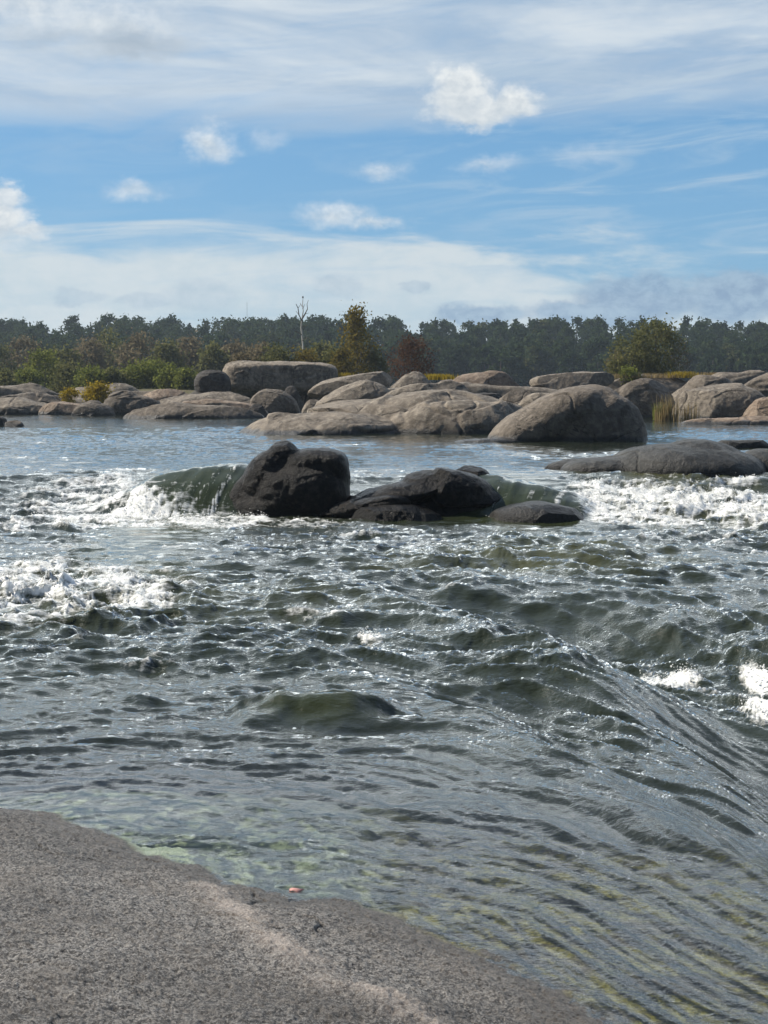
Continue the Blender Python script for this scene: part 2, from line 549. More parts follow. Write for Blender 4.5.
# ------------------------------------------------------------------ wave tiles (inverse FFT of a choppy spectrum)
def wave_tile(N, L, lmin, lmax, power, seed, dirn=(0.25, -1.0), spread=0.55):
    r = np.random.default_rng(seed)
    k1 = np.fft.fftfreq(N, L / N) * 2 * PI
    kx, ky = np.meshgrid(k1, k1)
    k = np.hypot(kx, ky); k[0, 0] = 1e-6
    km, kM = 2 * PI / lmax, 2 * PI / lmin
    dn = np.array(dirn) / np.hypot(*dirn)
    c = (kx * dn[0] + ky * dn[1]) / k
    S = k ** (-power) * np.exp(-(km / k) ** 4) * np.exp(-(k / kM) ** 2) * (spread + (1 - spread) * c * c)
    S[0, 0] = 0
    H = (r.normal(size=(N, N)) + 1j * r.normal(size=(N, N))) * np.sqrt(S)
    h = np.fft.ifft2(H).real
    sd = h.std()
    dx = np.fft.ifft2(1j * kx / k * H).real / sd
    dy = np.fft.ifft2(1j * ky / k * H).real / sd
    fold = np.fft.ifft2(k * H).real
    fold = fold / fold.std()
    return [a.astype(np.float32) for a in (h / sd, dx, dy, fold)], N, L


def sample(tile, x, y):
    arrs, N, L = tile
    u = (x / L * N) % N; v = (y / L * N) % N
    ui = np.floor(u).astype(np.int32); vi = np.floor(v).astype(np.int32)
    fu = (u - ui).astype(np.float32); fv = (v - vi).astype(np.float32)
    ui %= N; vi %= N
    u1 = (ui + 1) % N; v1 = (vi + 1) % N
    out = []
    for a in arrs:
        out.append((a[vi, ui] * (1 - fu) + a[vi, u1] * fu) * (1 - fv) + (a[v1, ui] * (1 - fu) + a[v1, u1] * fu) * fv)
    return out


TILE_A = wave_tile(512, 11.3, 0.13, 1.7, 3.15, 21)
TILE_S = wave_tile(512, 9.7, 0.10, 1.15, 3.0, 23, (0.0, -1.0), 0.03)
TILE_B = wave_tile(512, 3.9, 0.035, 0.5, 2.9, 22, (0.3, -1.0), 0.6)

# ------------------------------------------------------------------ river surface
Q = 1.0
rows = [2.6]
while rows[-1] < 420:
    d = rows[-1]
    k = 0.0030 if d < 42 else (0.0045 if d < 70 else 0.012)
    rows.append(d * (1 + k / Q))
rows = np.array(rows)
NC = int(1000 * Q)
tt = np.linspace(-0.46, 0.46, NC)
Yg = np.repeat(rows[:, None], NC, 1)
Xg = tt[None, :] * (rows[:, None] + 2.5)
print('river grid', Xg.shape)
shp = Xg.shape
X = Xg.ravel(); Y = Yg.ravel()
Zb = zbase(X, Y)


def fld(lst, base=0.0):
    f = np.full(X.shape, base)
    for e in lst:
        px, py, rx, ry, a = e[:5]
        x0, y0, ax, ay = px_ellipse(px, py, rx, ry)
        q = ((X - x0) / ax) ** 2 + ((Y - y0) / ay) ** 2
        f = np.maximum(f, a * np.exp(-q * q * 0.7))
    return f


# how rough the water is, from place to place
rough_zones = [(60, 600, 170, 60, 0.85), (80, 510, 150, 35, 0.6), (680, 510, 140, 32, 0.9), (600, 570, 220, 40, 0.75), (330, 560, 200, 45, 0.6),
               (200, 640, 300, 40, 0.5), (690, 620, 160, 50, 0.75), (520, 640, 120, 50, 0.6), (720, 690, 70, 30, 0.8), (380, 700, 260, 40, 0.4),
               (640, 760, 150, 60, 0.55)]
amp = fld(rough_zones, 0.0)
amp = np.maximum(amp, 0.25 + 0.18 * sstep(11.5, 17.0, Y) * (1 - sstep(27, 31, Y)))
patch = fbm2(X * 0.22, Y * 0.13, 3, 60)
far = sstep(33, 37, Y)
amp = amp * (1 - far) + far * np.clip(0.22 + 0.42 * fbm2(X * 0.16, Y * 0.055, 4, 63), 0.08, 0.6)
amp = amp * np.clip(1.0 + 0.9 * patch, 0.4, 1.6)
# the mirror-like sheets just upstream of the pour-overs
glass = fld([(190, 480, 46, 26, 1.0), (540, 488, 50, 12, 0.8), (60, 800, 260, 30, 0.55), (330, 790, 160, 26, 0.45), (520, 830, 120, 22, 0.3)], 0.0)
amp = amp * (1 - 0.85 * glass)

sd_shore = poly_sd(X, Y, SHORE)
zl, _ = ledge_z(X, Y)
depth0 = np.clip(Zb - zl, -0.2, 3.0)
near_sh = (Y < 14)
depth0 = np.where(near_sh, depth0, 2.0)
amp = amp * np.where(near_sh, np.clip(0.55 + depth0 * 1.5, 0.55, 1.0), 1.0)

# slow swirl of the current bends the wave pattern
wx = X + 0.45 * fbm2(X * 0.35, Y * 0.35, 3, 71) + 0.08 * fbm2(X * 1.4, Y * 1.4, 2, 72)
wy = Y + 0.45 * fbm2(X * 0.35, Y * 0.35, 3, 81) + 0.08 * fbm2(X * 1.4, Y * 1.4, 2, 82)
# the current runs level on the left and bends towards the viewer on the right: wave crests lie along it
nearw = 1 - sstep(15, 22, Y)
X0b = np.interp(Y, [5.5, 8.5, 13.0], [-0.7, -0.1, 0.9])
bend = (0.95 + 0.35 * sstep(11, 7, Y)) * np.log1p(np.exp(np.clip((X - X0b) / 0.55, -30, 30))) * 0.55
bend = bend * nearw + 0.30 * np.log1p(np.exp(np.clip((X - 0.2) / 0.9, -30, 30))) * sstep(12, 19, Y) * (1 - sstep(24, 30, Y))
tl = wy + bend
hS, dxS, dyS, fS = sample(TILE_S, wx * 0.42 + 0.10 * tl, tl)
hA, dxA, dyA, fA = sample(TILE_A, wx * 0.85, wy)
hA2, dxA2, dyA2, fA2 = sample(TILE_A, wx * 0.55 + 4.1 + 0.3 * wy, wy * 0.62 - 0.27 * wx)
hB, dxB, dyB, fB = sample(TILE_B, wx * 0.75 + 0.12 * tl, tl * 0.98)
t2 = tl + 0.14 * fbm2(X * 0.6, Y * 0.6, 2, 90)
stk = 1 - 2 * np.abs(fbm2(X * 0.55, t2 * 4.0, 3, 91))
stk2 = 1 - 2 * np.abs(fbm2(X * 1.2 + 7, t2 * 11.0, 2, 95))
wst = np.clip(depth0 * 4, 0.6, 1) * (1 - 0.8 * far)
H = (0.006 + 0.023 * amp) * hS * np.clip(0.5 + depth0 * 2, 0.5, 1) * (1 - 0.3 * far) + 0.027 * amp ** 1.4 * hA + 0.040 * amp ** 1.5 * hA2 + 0.13 * amp * fbm2(wx * 0.22, tl * 0.62, 3, 93, 0.45) * (1 - far) + (0.0068 + 0.0035 * nearw) * np.sqrt(amp) * hB
drape = sstep(-0.2, 1.4, X - np.interp(Y, [6.0, 9.0, 12.0], [-0.6, -0.2, 0.0])) * (1 - sstep(13, 17, Y))
pm = np.clip(0.55 + 1.1 * fbm2(X * 0.5, t2 * 1.3, 2, 94), 0.05, 1.3)
fold = 1 - 2 * np.abs(fbm2(X * 0.30 + 3, t2 * 1.7, 2, 96))
H = H * (1 - 0.22 * drape) + drape * wst * (0.015 * stk * pm + 0.004 * stk2 * pm + 0.050 * fold * (0.3 + 0.7 * pm)) + wst * (0.014 * stk + 0.0045 * stk2) * (0.35 + amp) * (0.5 + 0.5 * pm)
# a standing wave with a steep green face, and its smaller neighbour
for (px, py, rx, hh_) in ((330, 716, 62, 0.15), (262, 720, 30, 0.08), (470, 600, 40, 0.10), (640, 640, 60, 0.06), (560, 560, 90, 0.12)):
    x0, y0, ax, _ = px_ellipse(px, py, rx, 5)
    yy = Y - y0 - 0.18 * ((X - x0) / ax) ** 2 + 0.06 * fbm2(X * 2.5, Y * 0.5, 2, 97)
    H = H + hh_ * np.exp(-((X - x0) / ax) ** 4) * np.where(yy < 0, np.exp(-(yy / 0.17) ** 2), np.exp(-(yy / 0.65) ** 2))
# ribs of water drawn out down the pour-overs
H = H + glass * (Y > 29) * (Y < 31.6) * 0.035 * (1 - 2.2 * np.abs(fbm2(X * 2.6 - 0.9 * Y, Y * 0.35, 3, 98)))
Z = Zb + H
ch = amp * 0.045
XX = X + 0.6 * ch * amp * dxA + 0.006 * dxB * np.sqrt(amp)
YY = Y + 0.6 * ch * amp * dyA + 0.006 * dyB * np.sqrt(amp) + 0.35 * ch * dyS

# white water
foam_zones = [(70, 590, 118, 24, 0.86), (20, 575, 60, 18, 0.88), (130, 600, 50, 12, 0.72), (40, 620, 60, 12, 0.6), (150, 660, 60, 10, 0.45), (60, 650, 70, 10, 0.40),
              (60, 507, 75, 12, 0.72), (25, 525, 45, 9, 0.6), (105, 494, 30, 12, 0.8), (140, 521, 60, 7, 1.0), (215, 523, 60, 5, 1.0), (300, 524, 60, 5, 0.6),
              (90, 520, 60, 9, 0.8), (75, 545, 60, 8, 0.5), (180, 545, 30, 5, 0.55), (400, 541, 60, 8, 0.5), (330, 534, 70, 7, 0.45), (480, 536, 60, 6, 0.35),
              (650, 509, 74, 10, 1.05), (600, 504, 30, 9, 1.05), (730, 508, 60, 9, 0.98), (700, 492, 60, 6, 0.66), (650, 489, 40, 5, 0.6), (760, 503, 30, 10, 0.8),
              (740, 522, 50, 6, 0.8), (690, 538, 70, 6, 0.6), (740, 550, 40, 6, 0.5), (560, 474, 30, 3, 0.45), (690, 475, 70, 3, 0.55),
              (300, 620, 42, 4, 0.62), (372, 638, 14, 6, 0.9), (670, 684, 34, 7, 0.95), (648, 678, 16, 5, 0.9), (756, 712, 22, 10, 1.0), (762, 682, 18, 12, 1.0),
              (722, 700, 30, 8, 0.4), (430, 590, 40, 5, 0.38), (520, 575, 60, 5, 0.34), (240, 600, 50, 8, 0.4), (310, 403, 16, 5, 0.9)]
fz = fld(foam_zones, 0.0)
fn = fbm2(X * 1.0 + 0.4 * hA, Y * 1.5, 5, 50, 0.6) * 1.15
lace = 1 - np.abs(fbm2(X * 1.6 + 0.3 * dxA, tl * 2.8 + 0.3 * dyA, 4, 55, 0.6)) * 2.8
crest = np.clip(0.35 * hA + 0.35 * fA + 0.3 * hS + 0.3 * fS + 0.2 * fB, -2, 3)
foam = fz * (0.62 + 0.62 * fn + 0.34 * lace + 0.14 * crest)
foam = foam + 0.21 * np.clip(crest - 1.95 + 0.7 * amp, 0, 2) * (Y < 33) * (amp > 0.33)
# threads of white falling down the pour-over
for (px, py, hw, a) in ((222, 492, 0.040, 0.85), (216, 497, 0.022, 0.7), (199, 503, 0.03, 0.55), (207, 496, 0.02, 0.5), (231, 486, 0.02, 0.5), (497, 495, 0.025, 0.6),
                        (560, 497, 0.10, 0.7), (545, 492, 0.05, 0.45)):
    x0, y0, z0 = W(px, py)
    lean = 0.35 * (Y - y0)
    f_ = a * np.exp(-((X - x0 - lean + 0.08 * fbm2(X * 3, Y * 5, 2, 99)) / hw) ** 2) * sstep(29.2, 29.6, Y) * (1 - sstep(30.9, 31.5, Y))
    foam = np.maximum(foam, f_ * (0.65 + 0.6 * lace))
sheet = glass * (Y > 29.2) * (Y < 31.4) * sstep(31.5, 30.2, Y)
foam = np.maximum(foam, 0.62 * sheet * sstep(0.55, 0.95, 1 - 2.4 * np.abs(fbm2(X * 4.2 - 1.7 * Y, Y * 0.45, 3, 105))) * sstep(-0.25, 0.25, fbm2(X * 1.5, Y * 2.0, 2, 107)))
# foam collects at the feet of the rocks of the fall
foam = np.clip(foam, 0, 1.3)
fm = sstep(0.45, 0.8, foam)
lump = fbm2(X * 5.5, Y * 4.0, 4, 57, 0.65)
Z = Z + fm * (0.022 * lump + 0.02 + 0.010 * fbm2(X * 19, Y * 15, 2, 58)) * np.clip(Y / 20, 0.5, 1.2)

# silt in the water, and how far one can see into it
aer = fld([(560, 556, 130, 14, 0.9), (250, 600, 150, 20, 0.4), (90, 585, 120, 30, 0.7), (450, 560, 100, 12, 0.6), (260, 875, 120, 22, 1.0), (190, 860, 60, 12, 0.6),
           (690, 500, 90, 16, 0.8), (320, 714, 70, 8, 0.5), (270, 595, 60, 10, 0.5)], 0.0)
aer = np.clip(aer * (0.8 + 0.6 * fbm2(X * 1.2, Y * 0.8, 3, 101)), 0, 1)
depth = np.where(near_sh, np.clip(Z - zl, 0.0, 3.0), 2.0)
opac = 1 - np.exp(-depth * 1.35)
green = fld([(180, 490, 55, 30, 1.0), (520, 495, 50, 16, 0.8), (250, 872, 100, 16, 0.9), (320, 716, 60, 8, 0.8)], 0.0)

# ---- material
m_water, nt, out = new_mat('river_water')
pw = nt.pos()
pst = nt.mul(pw, (0.6, 1.0, 1.0))
rp1 = nt.noise(pst, 9.0, 5, 0.6, 0.6)
rp2 = nt.noise(pst, 34.0, 3, 0.6, 0.3)
hgt = nt.m('ADD', nt.m('MULTIPLY', rp1, 1.0), nt.m('MULTIPLY', rp2, 0.35))
hgt = nt.m('MULTIPLY', hgt, nt.attr('chop'))
nrm = nt.bump(hgt, 0.48, 0.05)
af = nt.attr('foam'); aa = nt.attr('silt'); ao = nt.attr('opacity'); ag = nt.attr('green')
base = nt.mix(aa, (0.024, 0.030, 0.0165), (0.072, 0.074, 0.030))
base = nt.mix(nt.m('MULTIPLY', ag, 0.8), base, (0.042, 0.052, 0.019))
dif = nt.node('ShaderNodeBsdfDiffuse'); nt.put(dif.inputs[0], base); nt.put(dif.inputs['Normal'], nrm)
tra = nt.node('ShaderNodeBsdfTransparent'); tra.inputs[0].default_value = (0.93, 0.95, 0.88, 1)
body = nt.node('ShaderNodeMixShader'); nt.put(body.inputs[0], ao); nt.l.new(tra.outputs[0], body.inputs[1]); nt.l.new(dif.outputs[0], body.inputs[2])
glo = nt.node('ShaderNodeBsdfGlossy'); glo.inputs['Roughness'].default_value = 0.05; glo.inputs[0].default_value = (1, 1, 1, 1); nt.put(glo.inputs['Normal'], nrm)
fr = nt.node('ShaderNodeFresnel'); fr.inputs['IOR'].default_value = 1.40; nt.put(fr.inputs['Normal'], nrm)
surf = nt.node('ShaderNodeMixShader'); nt.put(surf.inputs[0], fr.outputs[0]); nt.l.new(body.outputs[0], surf.inputs[1]); nt.l.new(glo.outputs[0], surf.inputs[2])
fno = nt.noise(nt.mul(pw, (0.45, 1.0, 1.0)), 11.0, 6, 0.68, 0.8)
fno2 = nt.noise(pw, 55.0, 3, 0.7)
ff = nt.m('ADD', af, nt.m('ADD', nt.m('MULTIPLY', nt.m('SUBTRACT', fno, 0.5), 1.1), nt.m('MULTIPLY', nt.m('SUBTRACT', fno2, 0.5), 0.4)))
fmask = nt.ss(ff, 0.36, 0.92, 0.0, 0.97)
fcol = nt.mix(nt.ss(fno, 0.35, 0.65), (0.74, 0.75, 0.70), (0.93, 0.93, 0.91))
fd = nt.node('ShaderNodeBsdfPrincipled'); nt.put(fd.inputs['Base Color'], fcol); fd.inputs['Roughness'].default_value = 0.45
nt.put(fd.inputs['Normal'], nt.bump(nt.m('ADD', fno, nt.m('MULTIPLY', fno2, 0.4)), 0.45, 0.06))
fin = nt.node('ShaderNodeMixShader'); nt.put(fin.inputs[0], fmask); nt.l.new(surf.outputs[0], fin.inputs[1]); nt.l.new(fd.outputs[0], fin.inputs[2])
nt.l.new(fin.outputs[0], out.inputs[0])

river = mesh_np('river_water', np.stack([XX, YY, Z], 1), grid_quads(*shp), mat=m_water,
                attrs={'foam': foam, 'silt': aer, 'opacity': opac, 'green': green, 'chop': np.clip(0.30 + 0.9 * amp, 0.2, 1.0) * (1 - 0.45 * far) * (1 - 0.7 * glass)})
tag(river, 'dark rushing river water with white rapids between granite rocks', 'water', kind='structure')

# ---- spray and froth thrown up over the white water
m_spray, nt, out = new_mat('white_spray')
d_ = nt.node('ShaderNodeBsdfDiffuse'); d_.inputs[0].default_value = (0.93, 0.93, 0.92, 1)
t_ = nt.node('ShaderNodeBsdfTranslucent'); t_.inputs[0].default_value = (0.93, 0.93, 0.92, 1)
x_ = nt.node('ShaderNodeMixShader'); x_.inputs[0].default_value = 0.45
nt.l.new(d_.outputs[0], x_.inputs[1]); nt.l.new(t_.outputs[0], x_.inputs[2]); nt.l.new(x_.outputs[0], out.inputs[0])
sel = np.clip(foam - 0.62, 0, 1) * ((Y > 8) & (Y < 40)) * (np.abs(X) < 0.36 * Y + 1)
# equal chance per square metre of water
area = (Y * 0.0030) * (0.92 / NC * (Y + 2.5))
pr = sel * area
pr = pr / pr.sum()
NS = 15000
idx = RNG.choice(len(X), NS, p=pr)
lift = RNG.exponential(0.022, NS) * (0.3 + fz[idx])
siz = 0.003 + RNG.gamma(1.3, 0.0030, NS)
cen = np.stack([XX[idx] + RNG.normal(0, 0.03, NS), YY[idx] + RNG.normal(0, 0.05, NS), Z[idx] + lift], 1)
octv = np.array([(1, 0, 0), (-1, 0, 0), (0, 1, 0), (0, -1, 0), (0, 0, 1), (0, 0, -1)], float)
octf = np.array([(0, 2, 4), (2, 1, 4), (1, 3, 4), (3, 0, 4), (2, 0, 5), (1, 2, 5), (3, 1, 5), (0, 3, 5)])
sc_ = siz[:, None, None] * (0.6 + 0.9 * RNG.random((NS, 1, 3)))
vv = (octv[None] * sc_ + cen[:, None, :]).reshape(-1, 3)
ff_ = (octf[None] + (np.arange(NS) * 6)[:, None, None]).reshape(-1, 3)
spray = mesh_np('white_spray', vv, tris=ff_, mat=m_spray)
tag(spray, 'white drops and froth thrown up over the rapids', 'spray', kind='stuff')

# ------------------------------------------------------------------ near granite ledge (dry on the left, running under the shallows)
ry_ = [2.4]
while ry_[-1] < 13.5: ry_.append(ry_[-1] * 1.0016)
ry_ = np.array(ry_)
nc2 = 940
tx = np.linspace(-0.42, 0.46, nc2)
LX = (tx[None, :] * (ry_[:, None] + 1.5)).ravel(); LY = np.repeat(ry_[:, None], nc2, 1).ravel()
LZ, LS = ledge_z(LX, LY)
# rough, pitted granite: grains, pits elongated along the slope, low undulation
dry = sstep(-0.5, 0.3, LS)
LZ = LZ + 0.045 * fbm2(LX * 0.9, LY * 0.7, 3, 110) * np.clip(np.abs(LS) * 1.2, 0.2, 1)
rg = fbm2(LX * 11, LY * 8, 4, 112, 0.68)
pit = np.clip(fbm2(LX * 20 + 0.6 * rg, LY * 22, 3, 116, 0.7) + 0.10, 0, 1)
fine = fbm2(LX * 42, LY * 34, 2, 118, 0.7)
LZ = LZ + (0.013 * rg - 0.010 * pit + 0.0065 * fine) * (0.45 + 0.55 * dry)
# a few open cracks and a gentle roll of the surface
ck = np.abs(fbm2(LX * 0.45 + 2.0, LY * 0.8 + 0.35 * LX, 4, 124, 0.55))
crack = np.exp(-(ck / 0.011) ** 2) * sstep(-0.05, 0.25, fbm2(LX * 0.6, LY * 0.6, 2, 126)) * dry
LZ = LZ - 0.028 * crack + 0.02 * fbm2(LX * 2.2, LY * 2.0, 3, 128) * dry
# low scarp along the pale vein
VEIN = np.array([P(px, py, 2.62 * FPX / (py - 385.0))[:2] for px, py in ((205, 868), (240, 905), (262, 932), (300, 962), (340, 990), (400, 1012), (450, 1035), (520, 1080))])
vs = poly_sd(LX, LY, VEIN)
LZ = LZ + 0.05 * np.exp(-np.clip(vs, 0, None) / 0.5) * (vs > 0) * dry * sstep(4.2, 5.0, LY) * 0 + 0.03 * np.exp(-(vs / 0.16) ** 2) * dry
vein = np.exp(-((np.abs(vs) + 0.05 * fbm2(LX * 5, LY * 5, 3, 120)) / (0.095)) ** 2) * np.clip(0.75 + 1.2 * fbm2(LX * 3, LY * 3, 3, 122), 0.15, 1)
m_ledge, nt, out = new_mat('rough_granite')
p_ = nt.pos()
g1 = nt.noise(p_, 80.0, 4, 0.8)
g2_ = nt.noise(p_, 34.0, 7, 0.75)
g3_ = nt.noise(p_, 2.2, 6, 0.6)
vor = nt.voro(p_, 150.0)
col = nt.mix(nt.ss(g2_, 0.42, 0.58), (0.055, 0.05, 0.046), (0.39, 0.36, 0.325))
col = nt.mix(nt.ss(g1, 0.52, 0.62, 0, 0.9), col, (0.66, 0.62, 0.57))
col = nt.mix(nt.ss(g1, 0.47, 0.38, 0, 0.85), col, (0.035, 0.033, 0.032))
col = nt.mix(nt.ss(g3_, 0.45, 0.7, 0, 0.35), col, (0.20, 0.165, 0.13))
pat = nt.noise(nt.v('ADD', p_, (4.0, 9.0, 2.0)), 0.9, 5, 0.6, 0.5)
col = nt.mix(nt.ss(pat, 0.42, 0.60, 0, 0.45), col, nt.mix(0.75, col, (0.03, 0.03, 0.03)))
fl = nt.noise(nt.mul(p_, (5.0, 22.0, 12.0)), 1.0, 5, 0.65, 0.6)
col = nt.mix(nt.ss(fl, 0.61, 0.68, 0, 0.8), col, (0.03, 0.028, 0.026))
col = nt.mix(nt.m('MULTIPLY', nt.attr('vein'), 0.95), col, nt.mix(nt.ss(g1, 0.4, 0.62), (0.42, 0.35, 0.30), (0.75, 0.66, 0.58)))
col = nt.mix(nt.m('MULTIPLY', nt.attr('crack'), 0.8), col, (0.03, 0.027, 0.025))
inl = nt.attr('inland')
wetf = nt.ss(nt.m('ADD', inl, nt.m('MULTIPLY', nt.m('SUBTRACT', g3_, 0.5), 1.1)), 0.46, 0.04)
col = nt.mix(nt.m('MULTIPLY', wetf, 0.82), col, nt.mix(nt.ss(g2_, 0.35, 0.65), (0.065, 0.054, 0.045), (0.19, 0.16, 0.13)))
# algae on the drowned part
al = nt.noise(nt.mul(p_, (0.7, 1.5, 1.0)), 2.6, 7, 0.65, 0.8)
alf = nt.m('MULTIPLY', nt.ss(inl, 0.02, -0.18), nt.ss(al, 0.40, 0.56))
col = nt.mix(alf, col, nt.mix(nt.ss(g2_, 0.38, 0.62), (0.14, 0.13, 0.025), (0.46, 0.42, 0.07)))
alp = nt.m('MULTIPLY', nt.ss(inl, 0.03, -0.08), nt.ss(nt.sep(p_)[0], 0.25, -0.45))
col = nt.mix(nt.m('MULTIPLY', alp, 0.92), col, nt.mix(nt.ss(al, 0.4, 0.6), (0.40, 0.50, 0.34), (0.58, 0.68, 0.52)))
nb = nt.bump(nt.m('ADD', nt.m('MULTIPLY', g2_, 1.0), nt.m('MULTIPLY', g1, 0.5)), 1.0, 0.06)
principled(nt, out, col, nt.ss(wetf, 0, 1, 0.62, 0.32), nb, 0.45)
ledge = mesh_np('granite_ledge', np.stack([LX, LY, LZ], 1), grid_quads(len(ry_), nc2), mat=m_ledge, attrs={'vein': vein, 'inland': LS, 'crack': crack})
tag(ledge, 'rough speckled grey granite ledge with a pale vein, sloping into the water in the foreground', 'rock', kind='thing')

# ------------------------------------------------------------------ ground: bed, islands, far hillside
bed = mesh_np('river_bed', [(-890, -240, -2.6), (890, -240, -2.6), (890, 750, -2.6), (-890, 750, -2.6)], [(0, 1, 2, 3)], mat=BEDM)
tag(bed, 'brown river bed under the water', 'river bed', kind='structure')

gx_ = np.linspace(-170, 170, 260); gy_ = np.linspace(100, 270, 150)
IX, IY = np.meshgrid(gx_, gy_); IX = IX.ravel(); IY = IY.ravel()


def island_h(x, y):
    h = np.full(np.shape(x), -2.0)
    for (cx, cy, rx, ry, hh) in ((-60, 170, 46, 42, 1.7), (-22, 150, 16, 26, 1.6), (0, 140, 14, 22, 1.7), (13, 135, 14, 18, 1.6),
                                 (34, 140, 20, 22, 1.8), (75, 160, 45, 40, 1.8)):
        q = ((x - cx) / rx) ** 2 + ((y - cy) / ry) ** 2
        h = np.maximum(h, -2.0 + (hh + 2.0) * np.exp(-q * q))
    return h + 0.25 * fbm2(x * 0.15, y * 0.15, 4, 130)


isl = mesh_np('island_ground', np.stack([IX, IY, island_h(IX, IY)], 1), grid_quads(150, 260), mat=SOIL)
tag(isl, 'grassy soil of the low river islands behind the rocks', 'ground', kind='structure')


def hill_h(x, y):
    r = sstep(300, 345, y)
    h = -3 + 4.0 * r + 6.5 * sstep(345, 470, y) + 1.5 * fbm2(x * 0.012, y * 0.012, 3, 140) * r
    return h


hx = np.linspace(-800, 800, 160); hy = np.linspace(290, 750, 150)
HX, HY = np.meshgrid(hx, hy); HX = HX.ravel(); HY = HY.ravel()
hill = mesh_np('far_hillside', np.stack([HX, HY, hill_h(HX, HY)], 1), grid_quads(150, 160), mat=FLOOR)
tag(hill, 'wooded far bank of the river rising to a low ridge', 'hillside', kind='structure')

# ------------------------------------------------------------------ rocks
def ico(sub=3):
    import bmesh
    bm = bmesh.new()
    bmesh.ops.create_icosphere(bm, subdivisions=sub, radius=1.0)
    bm.verts.ensure_lookup_table()
    v = np.array([x.co[:] for x in bm.verts]); f = np.array([[q.index for q in x.verts] for x in bm.faces])
    bm.free()
    return v, f


ICO_V, ICO_F = ico(4)


def sup(v, p):
    n = (np.abs(v) ** p).sum(1) ** (1.0 / p)
    return v / n[:, None]


